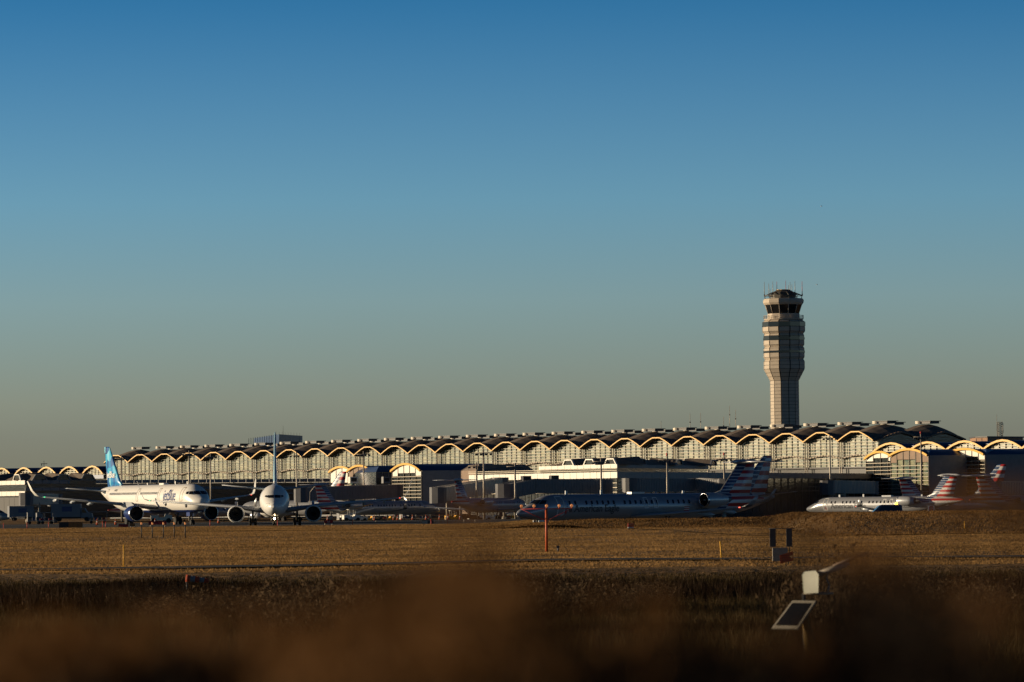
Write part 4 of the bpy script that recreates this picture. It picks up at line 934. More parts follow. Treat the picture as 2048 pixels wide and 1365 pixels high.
# ------------------------------------------------------------------ jet bridges
M['bridged'] = mat('dark_bridge_panel', (.10, .10, .11), .6, 0, .15, 1)
def jet_bridge(label, pts, hgt, wid=2.6, m=None, cab=True, legs=True, ribs=.55):
    "pts = list of (x, y, zfloor)"
    m = m or M['grey']; rt = root('jet_bridge', (pts[0][0], pts[0][1], 0), 0, label, 'jet bridge', 'jet bridges along the concourses')
    for a, b in zip(pts[:-1], pts[1:]):
        a = Vector(a); b = Vector(b); d = (b-a); L = d.length; d.normalize(); s = Vector((-d.y, d.x, 0)).normalized()*wid/2; up = Vector((0, 0, hgt))
        mb = MB(); mb.loft([[a-s, a+s, a+s+up, a-s+up], [b-s, b+s, b+s+up, b-s+up]], smooth=False)
        n = int(L/ribs)
        t_ = mb.build('tunnel', m, rt, world=True); mb = MB()
        for i in range(n+1):
            c = a+d*(L*i/n)
            for q in (-1, 1): e = c+s*q*1.03; mb.box((e.x, e.y, e.z+hgt/2), (.09, .09, hgt-.1), 0, atan2(d.y, d.x))
        mb.tube(a+up*1.03+s, b+up*1.03+s, .08, .08, 4); mb.tube(a+up*1.03-s, b+up*1.03-s, .08, .08, 4)
        mb.build('tunnel_ribs', M['cream'] if ribs > .8 else m, t_, world=True)
    e = Vector(pts[-1]); f = Vector(pts[0])
    mb = MB(); mb.prism([(f.x+1.7*cos(2*pi*i/14), f.y+1.7*sin(2*pi*i/14)) for i in range(14)], f.z-.2, f.z+hgt+.15); mb.tube((f.x, f.y, -1), (f.x, f.y, f.z), .5, .5, 10); mb.build('rotunda', M['bridged'], rt, world=True)
    if cab: mb = MB(); mb.prism([(e.x+1.6*cos(2*pi*i/8), e.y+1.6*sin(2*pi*i/8)) for i in range(8)], e.z-.3, e.z+hgt+.15); mb.build('cab', M['bridged'], rt, world=True)
    if legs:
        c = Vector(pts[-2]).lerp(e, .75); mb = MB()
        for q in (-1, 1): mb.tube((c.x+q*1.3, c.y, -.9), (c.x+q*1.3, c.y, c.z+.4), .22, .22, 6); mb.tube((c.x+q*1.3-.4, c.y, -.5), (c.x+q*1.3+.4, c.y, -.5), .5, .5, 10)
        mb.box((c.x, c.y, c.z-.3), (3.2, .5, .4)); mb.build('wheel_frame', M['steel'], rt, world=True)
    return rt
def P3(px, D, y): w = W(px, y, D); return (w.x, w.y, w.z)
jet_bridge('long dark corrugated jet bridge right behind the head-on jet', [P3(792, 985, 996), P3(602, 960, 1003)], 3.0, m=M['grey'])
jet_bridge('pale sloping jet bridge above the small shaded regional jet', [P3(1000, 822, 984), P3(876, 805, 1004)], 2.6, m=M['cream'])
jet_bridge('horizontal jet bridge with roof units left of the bright concourse end', [P3(1208, 806, 988), P3(1062, 800, 987), P3(1008, 792, 998)], 2.6, m=M['grey'])
jet_bridge('sunlit beige corrugated jet bridge beyond the white jet\'s left wing', [P3(110, 960, 1011), P3(52, 945, 1009)], 2.4, m=M['cream'])
jet_bridge('jet bridge with pale ribs behind the sunlit regional jet', [P3(1742, 930, 988), P3(1655, 905, 987)], 2.6, m=M['grey'], ribs=.9)
jet_bridge('ribbed jet bridge at the right edge', [P3(2090, 930, 990), P3(1990, 905, 989)], 2.6, m=M['grey'], ribs=.9)
jet_bridge('jet bridge with a hooded rotunda above the large regional jet\'s back', [P3(1262, 795, 984), P3(1385, 812, 983), P3(1450, 806, 985)], 2.4, m=M['grey'])
def unit(label, px, D, y, w, h, m):
    p = P3(px, D, y); rt = root('roof_unit', p, .3, label, 'air unit', 'grey units on the jet bridge roofs')
    mb = MB(); mb.box((0, 0, h/2), (w, w, h)); mb.build('casing', m, rt); mb = MB(); mb.box((0, -w/2-.03, h*.55), (w*.7, .05, h*.6)); mb.build('grille', M['blackish'], rt)
unit('boxy unit on the jet bridge just left of the bright concourse end', 1052, 799, 963, 1.6, 1.0, M['dgrey'])
unit('boxy unit above the middle of the horizontal jet bridge', 1108, 802, 963, 1.5, 1.1, M['dgrey'])
unit('pale grey unit on the dark corrugated jet bridge', 772, 978, 967, 1.7, 1.5, M['grey'])
unit('sunlit white unit at the foot of the brown gabled hall', 706, 990, 967, 1.9, 1.5, M['white'])
# passenger stair rails and struts over the long bridge
mb = MB(); a, b, c = P3(620, 930, 985), P3(641, 930, 959), P3(671, 930, 978)
rt = root('loading_derrick', (b[0], b[1], 0), 0, 'thin pale A shaped frame above the tailplane of the head-on jet', 'frame')
mb.tube(a, b, .07, .07, 5); mb.tube(b, c, .07, .07, 5); mb.tube(a, (a[0]-.2, a[1], 0), .07, .07, 5); mb.build('strut', M['steel'], rt, world=True)

# ------------------------------------------------------------------ light masts and roof aerials
def light_mast(px, yt, yb, D, heads=4):
    top = W(px, yt, D); g = -1.0; rt = root('light_mast', (top.x, top.y, g), 0, '', 'light mast', 'tall light masts on the apron')
    mb = MB(); mb.tube((0, 0, 0), (0, 0, top.z-g), .24, .14, 8); mb.build('pole', M['steel'], rt)
    mb = MB(); mb.tube((-1.6, 0, top.z-g-.7), (1.6, 0, top.z-g-.7), .08, .08, 5); mb.build('crossbar', M['steel'], rt)
    for i in range(heads): mb = MB(); mb.box((-1.35+2.7*i/(heads-1), -.1, top.z-g-.98), (.5, .45, .34)); mb.build('floodlight', M['dgrey'], rt)
    return rt
for px, yt, D, lab in ((243, 911, 1010, 'light mast just right of the blue bubble tail'), (378, 902, 1000, 'light mast rising behind the cockpit of the white jet'), (421, 908, 1020, 'light mast between the white jet and the head-on jet'),
        (593, 905, 990, 'light mast right of the head-on jet\'s fin'), (727, 903, 985, 'light mast in front of the brown gabled hall'), (967, 899, 800, 'tall light mast left of centre before the bright concourse band'),
        (953, 925, 805, 'short mast in front of the third arched hall'), (1030, 926, 790, 'light mast where the bright upper band begins'), (1202, 916, 780, 'light mast before the right end of the bright concourse end'), (1334, 912, 790, 'red tipped light mast before the shaded dormers'),
        (1448, 911, 810, 'red tipped light mast just left of the large regional jet\'s tail'), (1659.5, 870, 930, 'tallest light mast in front of the last big terminal bays'), (1841.5, 868, 930, 'tall light mast in front of the right brown gabled hall')):
    l_ = light_mast(px, yt, 0, D); l_['label'] = lab
    if 'red tipped' in lab or px > 1800:
        w = W(px, yt, D); mb = MB(); mb.tube((0, 0, w.z+1), (0, 0, w.z+1.5), .2, .2, 6); mb.build('beacon', M['redp'], l_)
for px, yt, lab in ((1322, 842, 'leftmost thin aerial on the terminal roof'), (1380, 827, 'tall thin aerial left of the tower, first of a pair'), (1401, 826, 'tall thin aerial left of the tower, second of a pair'), (1447, 834, 'thin aerial with a knob near the tower'), (1459, 812, 'tallest thin aerial near the tower'), (1471, 820, 'thin aerial nearest the tower')):
    w = W(px, yt, 1175); mb = MB(); mb.tube((0, 0, -8), (0, 0, 0), .09, .05, 5); mb.box((0, 0, -2.5), (.35, .2, .3))
    tag(mb.build('roof_aerial', M['steel'], loc=w), lab, 'aerial', 'thin aerials on the terminal roof')
w = W(88, 928, 1420); mb = MB(); mb.tube((0, 0, -3), (0, 0, 1), .12, .08, 5); mb.box((0, 0, 0), (2.2, .2, .2)); mb.box((-.8, 0, -.4), (.2, .2, .6)); tag(mb.build('roof_aerial', M['dgrey'], loc=w), 'crossed aerial on the low wing roof at far left', 'aerial')

# ------------------------------------------------------------------ vehicles and apron gear
def wheels(rt, pos, r, w=.25):
    mb = MB(); mb.tube((0, -w/2, 0), (0, w/2, 0), r, r, 16, smooth=False); mb.tube((0, -w/2-.02, 0), (0, w/2+.02, 0), r*.5, r*.5, 10, smooth=False); me = mb.mesh('wheel', M['rubber'])
    for p in pos: inst('wheel', me, rt, wm(rt) @ Matrix.Translation(p))
M['dkorange'] = mat('faded_orange_sign', (.30, .11, .02), .6); M['dkred'] = mat('dull_red_sign', (.30, .02, .025), .6)
M['truckw'] = mat('shade_toned_truck_paint', (.17, .18, .20), .6)  # white paint darkened for trucks that stand in shade
def box_truck(px, D, label, fwd=0.0, s=1.0):
    x, y = XY(px, D, 1030); rt = root('box_truck', (x, y, 0), fwd, label, 'truck')
    mb = MB(); mb.box((-1.2*s, 0, 2.05*s), (5.4*s, 2.3*s, 2.4*s)); mb.build('cargo_box', M['truckw'], rt)
    mb = MB(); mb.box((-1.0*s, -1.165*s, 2.3*s), (1.8*s, .02, .9*s)); mb.build('side_panel', M['navy'], rt)
    mb = MB(); pr = [(1.6, .7), (1.6, 2.35), (2.2, 2.4), (2.75, 1.65), (3.5, 1.5), (3.65, .7)]; mb.loft([[(a*s, q*1.05*s, b*s) for a, b in pr] for q in (-1, 1)], smooth=False); mb.build('cab', M['truckw'], rt)
    mb = MB(); mb.poly([(a*s, -1.07*s, b*s) for a, b in ((1.75, 1.6), (2.65, 1.6), (2.15, 2.25), (1.75, 2.2))]); mb.build('side_window', M['wglass'], rt)
    mb = MB(); mb.box((0, 0, .65*s), (7*s, 1.6*s, .25*s)); mb.build('chassis', M['blackish'], rt)
    wheels(rt, [(a*s, b*s, .42*s) for a in (-2.6, 2.6) for b in (-1, 1)], .42*s); return rt
box_truck(146, 780, 'white box truck parked in shade under the white jet\'s wing')
def suv(px, D, label, gz):
    x, y = XY(px, D, 1015); rt = root('pickup_truck', (x, y, gz), pi, label, 'pickup truck')
    pr = [(-2.6, .45), (-2.6, 1.05), (-1.25, 1.1), (-1.2, 1.95), (-1.0, 2.05), (.75, 2.05), (1.0, 1.98), (1.75, 1.2), (2.75, 1.05), (2.8, .5)]
    mb = MB(); mb.loft([[(a, q*.95*(.86 if b > 1.3 else 1), b) for a, b in pr] for q in (-1, 1)], smooth=False); mb.build('body', M['bluroof'], rt)
    for q in (-1, 1):
        mb = MB(); mb.poly([(a, q*(.95-.07*(b > 1.3)-.0)*1.012, b) for a, b in ((-1.1, 1.25), (-1.0, 1.9), (.75, 1.93), (1.45, 1.25))]); mb.build('side_window', M['wglass'], rt)
    mb = MB(); mb.poly([(1.1, -.78, 1.95), (1.1, .78, 1.95), (1.85, .85, 1.22), (1.85, -.85, 1.22)]); mb.build('windscreen', M['wglass'], rt)
    mb = MB(); mb.tube((-.7, 0, 2.05), (-.7, 0, 2.25), .16, .13, 10); mb.build('beacon', mat('lit_amber_beacon', (1, .5, .05), emit=(1, .5, .05), estr=5), rt)
    wheels(rt, [(a, b, .38) for a in (-1.8, 1.9) for b in (-.85, .85)], .38)
suv(1779, 432, 'dark blue pickup with a lit amber roof beacon behind the grass mound', .13)
x, y = XY(1862.5, 428, 1016)
rt = root('stop_sign', (x, y, .6), 0, 'square white board with a red stop octagon on the mound edge', 'stop sign')
mb = MB(); mb.tube((0, 0, 0), (0, 0, 1.4), .04, .04, 6); mb.build('post', M['steel'], rt)
zc_ = W(1862.5, 1017.5, 428).z-.6; mb = MB(); mb.box((0, 0, zc_), (.66, .04, .58)); mb.build('board', M['whitep'], rt)
mb = MB(); mb.poly([(.27*cos(pi/8+k*pi/4), -.025, zc_+.27*sin(pi/8+k*pi/4)) for k in range(8)]); mb.build('octagon', M['redp'], rt)
def board_text(rt, body, size, x, z, y, m, name='lettering'):
    me = text_mesh(body, size, 1, 0, .01*size, 0); me.materials.clear(); me.materials.append(m); w = max(v.co.x for v in me.vertices); me.name = name
    for v in me.vertices: v.co = (v.co.x-w/2+x, y, v.co.y+z)
    o = bpy.data.objects.new(name, me); COL.objects.link(o); o.parent = rt
board_text(rt, 'STOP', .19, 0, zc_-.06, -.035, M['whitep'])
def tug(px, D, label, m, s=1.0, rz=0.3):
    x, y = XY(px, D, 1030); rt = root('baggage_tug', (x, y, apronZ(x, y)), rz, label, 'baggage tug', 'baggage tugs by the parked jets')
    mb = MB(); pr = [(-1.3, .35), (-1.3, 1.0), (-.3, 1.0), (-.3, .75), (.4, .75), (.5, 1.1), (1.4, 1.0), (1.45, .35)]; mb.loft([[(a*s, q*.65*s, b*s) for a, b in pr] for q in (-1, 1)], smooth=False); mb.build('body', m, rt)
    mb = MB()
    for a in (-.35, .55):
        for q in (-.6, .6): mb.tube((a*s, q*s, .9*s), (a*s, q*s, 1.85*s), .04, .04, 4)
    mb.box((.1*s, 0, 1.88*s), (1.3*s, 1.35*s, .07)); mb.build('canopy', M['white'], rt)
    wheels(rt, [(a*s, b*s, .32*s) for a in (-.9, .95) for b in (-.6, .6)], .32*s, .2)
def loader(px, D, label, m, rz=.4):
    x, y = XY(px, D, 1030); rt = root('belt_loader', (x, y, apronZ(x, y)), rz, label, 'belt loader', 'belt loaders by the parked jets')
    mb = MB(); mb.box((0, 0, .7), (4.2, 1.6, .6)); mb.build('body', m, rt)
    mb = MB(); mb.loft([[(-3.2, -.45, .9), (-3.2, .45, .9), (-3.2, .45, 1.2), (-3.2, -.45, 1.2)], [(3.6, -.45, 2.5), (3.6, .45, 2.5), (3.6, .45, 2.8), (3.6, -.45, 2.8)]], smooth=False); mb.build('conveyor', M['white'], rt)
    mb = MB()
    for q in (-.55, .55): mb.path([(-3, q, 1.9), (3.3, q, 3.4)], .05, 4)
    mb.build('handrail', M['yellowp'], rt); wheels(rt, [(a, b, .35) for a in (-1.5, 1.5) for b in (-.75, .75)], .35)
loader(712, 820, 'white and red belt loader right of the head-on jet\'s engine', M['white'])
tug(702, 800, 'white tug with a red panel beside the belt loader', M['white'], 1.2)
tug(738, 860, 'yellow tug under the shaded silver jet, behind the loader', M['yellowp'], 1.1)
loader(1030, 840, 'belt loader under the small shaded regional jet', M['yellowp'], .1)
tug(985, 830, 'white tug in front of the small regional jet\'s wheels', M['white'], 1.0)
tug(950, 850, 'white tug near the cones left of the small regional jet', M['white'], 1.1)
tug(775, 850, 'yellow tug beneath the middle of the shaded silver jet', M['yellowp'], 1.0)
tug(905, 845, 'yellow tug behind the row of cones', M['yellowp'], 1.1)
tug(322, 760, 'white tug seen beneath the belly of the white jet', M['cream'], 1.4, .1)
tug(1660, 720, 'white tug low under the nose of the sunlit regional jet', M['white'], 1.0)
def cart(px, D, label, rz, covered=True):
    x, y = XY(px, D, 1030); rt = root('baggage_cart', (x, y, apronZ(x, y)), rz, label, 'baggage cart', 'baggage carts on the apron')
    mb = MB(); mb.box((0, 0, .55), (3.0, 1.5, .12)); mb.box((1.8, 0, .5), (.7, .08, .06)); mb.build('deck', M['steel'], rt)
    if covered:
        mb = MB(); mb.box((0, 0, 1.95), (3.0, 1.5, .08))
        for a in (-1.45, 1.45):
            for b in (-.7, .7): mb.box((a, b, 1.27), (.07, .07, 1.32))
        mb.box((-1.45, 0, 1.27), (.04, 1.4, 1.3)); mb.build('canopy', M['grey'], rt)
    for k in range(4):
        mb = MB(); h = .35+.12*((k*7) % 3); mb.box((-1.0+.65*k, .15*(k % 2), .62+h/2), (.5, .9, h)); mb.build('bag', (M['brown'], M['navy'], M['dgrey'], M['dkred'])[k], rt)
    wheels(rt, [(a, b, .25) for a in (-1.1, 1.1) for b in (-.6, .6)], .25, .12)
for a in ((72, 720, 'open baggage cart left of the box truck', .2), (90, 724, 'second baggage cart left of the box truck', .25), (196, 700, 'baggage cart beneath the white jet\'s left wing', .1), (760, 840, 'baggage cart under the shaded silver jet', .1), (815, 835, 'baggage cart right of the shaded silver jet\'s wheels', .5),
          (846, 842, 'baggage cart between two cones', -.2), (935, 838, 'baggage cart behind the brightest cone', .3), (1008, 835, 'baggage cart under the small regional jet\'s nose', .0), (690, 838, 'baggage cart left of the belt loader', .4)): cart(*a)
box_truck(52, 840, 'dark shaded box truck at the far left edge of the apron', .3, .9)
def cone_mesh():
    mb = MB(); mb.box((0, 0, .03), (.42, .42, .06)); mb.tube((0, 0, .06), (0, 0, .4), .19, .12, 12); mb.tube((0, 0, .56), (0, 0, .9), .09, .04, 12); a = mb.mesh('cone_body', M['orange'])
    mb = MB(); mb.tube((0, 0, .4), (0, 0, .56), .122, .09, 12); return a, mb.mesh('reflective_band', M['whitep'])
cb, cw_ = cone_mesh()
for px, D, lab in ((194, 640, 'traffic cone behind the white jet\'s far wing'), (231, 640, 'tall cone beside the white jet\'s blue engine'), (310, 650, 'cone beneath the belly of the white jet'), (437, 650, 'cone between the white jet\'s nose and the next engine'), (655, 700, 'cone just right of the head-on jet\'s far engine'), (749, 720, 'leftmost cone under the shaded silver jet'),
                   (787, 715, 'cone under the nose half of the shaded silver jet'), (795, 722, 'cone right beside another under the shaded silver jet'), (803, 708, 'fourth cone from the left in the row'), (825, 712, 'cone in the middle of the row before the jet bridges'),
                   (852, 705, 'bright banded cone in the middle of the row'), (879, 700, 'cone left of the small regional jet\'s wing tip'), (896, 708, 'cone second from the right end of the row'), (920, 700, 'brightest banded cone at the right end of the row')):
    x, y = XY(px, D, 1035); rt = root('traffic_cone', (x, y, apronZ(x, y)), 0, lab, 'traffic cone', 'traffic cones around the parked jets')
    inst('cone_body', cb, rt, wm(rt)); inst('reflective_band', cw_, rt, wm(rt))
def taxi_sign(px0, px1, y0, y1, D, label, faces, mt=None, text=None):
    a = W(px0, y1, D); b = W(px1, y0, D); cxm = (a.x+b.x)/2; w = b.x-a.x; z0 = a.z; h = b.z-a.z; g = min(z0-.12, apronZ(cxm, D))
    rt = root('taxiway_sign', (cxm, D, g), 0, label, 'airfield sign', 'low airfield signs by the taxiway')
    mb = MB(); mb.box((0, .12, z0-g+h/2), (w, .24, h)); mb.build('housing', M['blackish'], rt)
    n = len(faces)
    for i, f in enumerate(faces): mb = MB(); mb.box((-w/2+w*(i+.5)/n, -.01, z0-g+h/2), (w/n-.04, .03, h*.86)); mb.build('face', M[f], rt)
    mb = MB()
    for q in (-.4, .4): mb.tube((w*q, .1, -.05), (w*q, .1, z0-g+.02), .05, .05, 5)
    mb.build('leg', M['steel'], rt)
    if text: board_text(rt, text, h*.8, 0, z0-g+h*.22, -.04, M['whitep'])
taxi_sign(118, 165, 1044, 1056, 512, 'long black and amber airfield sign at the left', ['blackish', 'blackish', 'dkorange', 'dkorange', 'dkorange'])
taxi_sign(237, 256, 1048.5, 1055, 512, 'small dark red airfield sign below the blue engine', ['dkred'])
taxi_sign(260, 270, 1047, 1053, 516, 'tiny amber airfield sign beside the small red one', ['dkorange'])
taxi_sign(297, 333, 1042.5, 1050, 560, 'wide dull red airfield sign under the white jet\'s belly', ['dkred', 'dkred'])
taxi_sign(648, 666, 1040.5, 1046.5, 560, 'bright pink-red airfield sign right of the head-on jet', ['redp'], text='ILS')
taxi_sign(844, 867, 1041, 1050, 520, 'grey backed airfield sign at the grass edge left of centre', ['steel', 'dgrey'])
taxi_sign(925, 953, 1030.5, 1038, 600, 'dark boxy airfield sign below the small regional jet', ['blackish'])
taxi_sign(750, 770, 1038, 1041.5, 640, 'thin black airfield sign on the apron under the silver jet', ['blackish', 'dkorange'])
taxi_sign(1529, 1569, 1029.5, 1037.5, 500, 'dark red airfield sign with runway numbers beside the mound', ['dkred', 'dkred'], text='33-15')
taxi_sign(1571, 1598, 1027.5, 1037.5, 496, 'dark olive airfield sign half hidden by the mound', ['dkorange'])
mb = MB(); mb.tube((0, 0, -.4), (0, 0, .45), .045, .045, 6); mb.tube((0, 0, .45), (0, 0, .52), .05, .03, 6); me_mk = mb.mesh('edge_marker', mat('red_edge_marker', (.55, .05, .03), .5))
for px, D in ((7, 530), (54, 545), (97, 540), (205, 560), (211, 535), (420, 545), (555, 520), (705, 540), (862, 512), (895, 530), (1407, 470), (1471, 480), (1484, 470), (1512, 475), (1538, 462), (1565, 462), (1327, 465)):
    x, y = XY(px, D, 1045); y = max(y, edgeY(x)+4); o = bpy.data.objects.new('edge_marker', me_mk); COL.objects.link(o); o.location = (x, y, apronZ(x, y)+.4)
    tag(o, 'small red edge marker on the asphalt, %s' % {7: 'at the far left edge', 54: 'second from the left edge', 97: 'just left of the long amber sign', 205: 'first of the close pair under the white jet', 211: 'second of the close pair under the white jet', 420: 'between the white jet and the head-on jet', 555: 'right beside the head-on jet\'s nose wheel', 705: 'below the belt loader', 862: 'beside the grey backed sign', 895: 'right of the grey backed sign', 1407: 'leftmost of those beyond the berm', 1471: 'left of a close pair beyond the berm', 1484: 'second of a close pair beyond the berm', 1512: 'left of the runway number sign', 1538: 'in front of the runway number sign', 1565: 'at the right end of the runway number sign', 1327: 'half sunk behind the berm'}[px], 'edge marker', 'small red edge markers along the taxiway')
# small cluster of striped posts at the berm foot
for i, px in enumerate((1256.5, 1259, 1261.5, 1264, 1266.5)):
    x, y = XY(px, 400, 1048); g = fieldZ(x, y); mb = MB(); mb.tube((0, 0, .16), (0, 0, .52), .045, .045, 6, 0); mb.tube((0, 0, 0), (0, 0, .16), .05, .05, 6, 1)
    tag(mb.build('striped_post', [M['redp'], M['whitep']], loc=(x, y, g)), 'short red and white post at the berm, %s of five' % ('leftmost', 'second', 'middle', 'fourth', 'rightmost')[i], 'marker post', 'cluster of five red and white posts')
# five lamp posts in a row
for i, px in enumerate((283, 305, 327, 348.5, 370.5)):
    x, y = XY(px, 372, 1070); g = fieldZ(x, y); H_ = W(px, 1049.5, 372).z-g
    rt = root('approach_light', (x, y, g), 0, '%s slim approach light post in the row of five on the grass' % ('leftmost', 'second from left', 'middle', 'second from right', 'rightmost')[i], 'approach light', 'row of five approach light posts')
    mb = MB(); mb.tube((0, 0, 0), (0, 0, H_), .05, .045, 8); mb.build('post', M['blackish'], rt)
    mb = MB(); mb.tube((-.06, -.06, H_+.05), (.0, .0, H_+.13), .02, .10, 10); mb.tube((0, 0, H_), (0, 0, H_+.06), .08, .06, 8); mb.build('lamp', M['amber'], rt)
# T shaped approach light bar
D = 251; x, y = XY(1093.5, D, 1100); g = fieldZ(x, y); zt_ = W(1093.5, 1018, D).z-g
rt = root('approach_light_bar', (x, y, g), .0, 'orange pole carrying a crossbar with five lamps in front of the large regional jet', 'approach light')
mb = MB(); mb.tube((0, 0, 0), (0, 0, zt_), .085, .075, 12); mb.build('pole', M['orange'], rt)
mb = MB(); xl, xr = -1.48, 1.52; mb.tube((xl, 0, zt_), (xr, 0, zt_), .028, .028, 6); mb.build('crossbar', M['dkred'], rt)
mb = MB(); mb.tube((xl, 0, zt_), (0, 0, zt_-.72), .02, .02, 5); mb.tube((xr, 0, zt_), (0, 0, zt_-.72), .02, .02, 5); mb.build('brace', M['dkred'], rt)
for i in range(5):
    q = xl+.02+(xr-xl-.04)*i/4; l_ = root('lamp', (0, 0, 0), 0, None, None); l_.parent = rt; WMAT[l_.name] = wm(rt).copy()
    mb = MB(); mb.tube((q, 0, zt_+.02), (q, 0, zt_+.10), .035, .05, 8); mb.build('lamp_housing', M['orange'], l_)
    mb = MB(); mb.tube((q, -.05, zt_+.15), (q, .04, zt_+.17), .07, .09, 12); mb.build('lamp_lens', M['amber'], l_)
mb = MB(); mb.box((xr-.1, -.05, zt_-.12), (.22, .14, .2)); mb.build('junction_box', M['dgrey'], rt)
x, y = XY(1116, 250, 1100); mb = MB(); mb.tube((0, 0, 0), (0, 0, .28), .05, .05, 8); mb.box((0, 0, .3), (.16, .14, .14)); tag(mb.build('ground_box', M['dgrey'], loc=(x, y, fieldZ(x, y))), 'tiny grey junction box on a stub at the foot of the orange pole', 'junction box')
for px, yt, yb, D, lean, lab in ((247, 1090, 1135, 207, .01, 'thin yellow stake at the left edge of the service path'), (1443, 1083, 1121, 213, -.07, 'leaning thin yellow stake on the grass right of centre'), (1929, 1043, 1067, 352, 0, 'thin yellow stake on the face of the mound')):
    x, y = XY(px, D, (yt+yb)/2); g = fieldZ(x, y); H_ = W(px, yt, D).z-g; mb = MB(); mb.tube((0, 0, -.1), (lean*H_, 0, H_), .034, .034, 6)
    tag(mb.build('yellow_stake', M['yellowp'], loc=(x, y, g)), lab, 'marker stake', 'thin yellow marker stakes')
# electric cabinet with two dark panels, and the tilted orange sign
D = 203; x, y = XY(1560, D, 1110); g = fieldZ(x, y); rt = root('equipment_cabinet', (x, y, g), 0, 'pale cabinet with two dark upright panels on a frame at right', 'cabinet')
k = D/FPX; zc = lambda yy: W(1560, yy, D).z-g
mb = MB(); mb.box((0, 0, (zc(1096))/2), (30*k, .45, zc(1096))); mb.build('cabinet_body', M['steel'], rt)
for a, b in ((1540, 1552), (1573, 1584.5)): mb = MB(); mb.box((((a+b)/2-1560)*k, 0, (zc(1058)+zc(1094))/2), ((b-a)*k, .12, zc(1058)-zc(1094))); mb.build('upright_panel', M['dgrey'], rt)
mb = MB(); mb.tube(((1538-1560)*k, 0, zc(1057.5)), ((1590-1560)*k, 0, zc(1057.5)), .015, .015, 5)
for a in (1546, 1579): mb.tube(((a-1560)*k, .05, 0), ((a-1560)*k, .05, zc(1060)), .03, .03, 6)
mb.build('frame', M['dgrey'], rt)
x2, y2 = XY(1574, 196, 1115); g2 = fieldZ(x2, y2); rt = root('warning_sign', (x2, y2, g2), 0, 'small faded orange board tilted on a post beside the cabinet', 'warning sign')
zz = W(1574, 1116, 196).z-g2; mb = MB(); q = [(-.32, -.18), (.24, -.28), (.34, .12), (-.24, .25)]; q = [(-.31, -.27), (.31, -.13), (.26, .30), (-.34, .12)]
mb.loft([[(a, -.02, zz+b) for a, b in q], [(a, .01, zz+b) for a, b in q]], smooth=False); mb.build('board', M['orange'], rt); mb = MB(); mb.tube((.08, .03, 0), (0, .03, zz), .025, .025, 6); mb.build('post', M['dgrey'], rt)
mb = MB()
for i in range(3): mb.box((-.02, -.03, zz+.09-i*.1), (.42, .01, .035))
mb.build('faded_text_bar', M['dkred'], rt)
# weather sensor with solar panel, near and slightly blurred
D = 60; k = D/FPX; c = W(1590, 1230, D); g = fieldZ(c.x, c.y); rt = root('solar_sensor_station', (c.x, c.y, g), 0, 'small sensor post with a white box and tilted solar panel in the blurred foreground', 'sensor station')
z_ = lambda yy: W(1590, yy, D).z-g; x_ = lambda px: (px-1590)*k
mb = MB(); mb.tube((x_(1614), .6, 0), (x_(1614), .6, z_(1190)), .025, .025, 8); mb.build('post', M['dgrey'], rt)
mb = MB(); mb.tube((x_(1624), .2, z_(1310)), (x_(1612), .2, z_(1234)), .10, .05, 12); mb.build('yellow_leg', mat('dirty_yellow_plastic', (.30, .18, .04), .7), rt)
q = [(1587, 1202, .25), (1632, 1202, .25), (1593, 1257, -.1), (1544, 1257, -.1)]; q = [Vector((x_(a), d-(x_(a)-x_(1590))*.9, z_(b))) for a, b, d in q]
nrm = (q[1]-q[0]).cross(q[3]-q[0]).normalized()*.03
mb = MB(); mb.loft([[p for p in q], [p+nrm for p in q]], smooth=False); mb.build('solar_frame', mat('dull_aluminium_frame', (.30, .27, .22), .5), rt)
cc = sum(q, Vector())/4; sgn = -1 if nrm.y > 0 else 1
mb = MB(); mb.poly([cc+(p-cc)*.80+(nrm*1.3 if nrm.y < 0 else -nrm*.3) for p in q]); mb.build('solar_cell_sheet', M['wglass'], rt)
mb = MB(); pr = [(1608, 1150), (1613, 1144), (1632, 1142), (1637, 1150), (1636, 1186), (1610, 1188)]; mb.loft([[(x_(a), d-(x_(a)-x_(1622))*1.1, z_(b)) for a, b in pr] for d in (-.02, .16)], smooth=False); mb.build('sensor_box', mat('frosted_sensor_cover', (.26, .27, .21), .5), rt)
mb = MB(); mb.tube((x_(1640), .1, z_(1150)), (x_(1700), .1, z_(1128)), .045, .045, 10); mb.build('camera_arm', M['steel'], rt)
mb = MB(); mb.tube((x_(1668), .1, z_(1134)), (x_(1738), .12, z_(1108)), .022, .032, 10); mb.build('arm_end', M['brown'], rt)
mb = MB(); mb.tube((x_(1608), .1, z_(1188)), (x_(1668), .1, z_(1188)), .015, .015, 6); mb.path([(x_(1658), .1, z_(1140)), (x_(1655), .1, z_(1160)), (x_(1660), .1, z_(1172)), (x_(1657), .1, z_(1188))], .012, 6); mb.build('bracket', M['steel'], rt)
M['redor'] = mat('windsock_orange', (.42, .06, .018), .7)
# fallen windsock in the reeds
D = 152; k = D/FPX; c = W(393, 1160, D); g = 0; rt = root('windsock', (c.x, c.y, fieldZ(c.x, c.y)), 0, 'orange and white striped windsock lying on the dark reeds at left', 'windsock')
zc0 = c.z-fieldZ(c.x, c.y)
for i in range(5):
    a, b = -.38+.165*i, -.38+.165*(i+1); ra_, rb_ = .13-.012*i, .13-.012*(i+1); mb = MB(); mb.tube((a, 0, zc0+.06-.02*i), (b, 0, zc0+.06-.02*(i+1)), ra_, rb_, 14); mb.build('fabric_band', M['redor'] if i % 2 == 0 else M['grey'], rt)
mb = MB(); mb.tube((-.36, 0, zc0-.05), (-.30, .1, 0), .03, .03, 6); mb.build('stub_pole', M['dgrey'], rt)
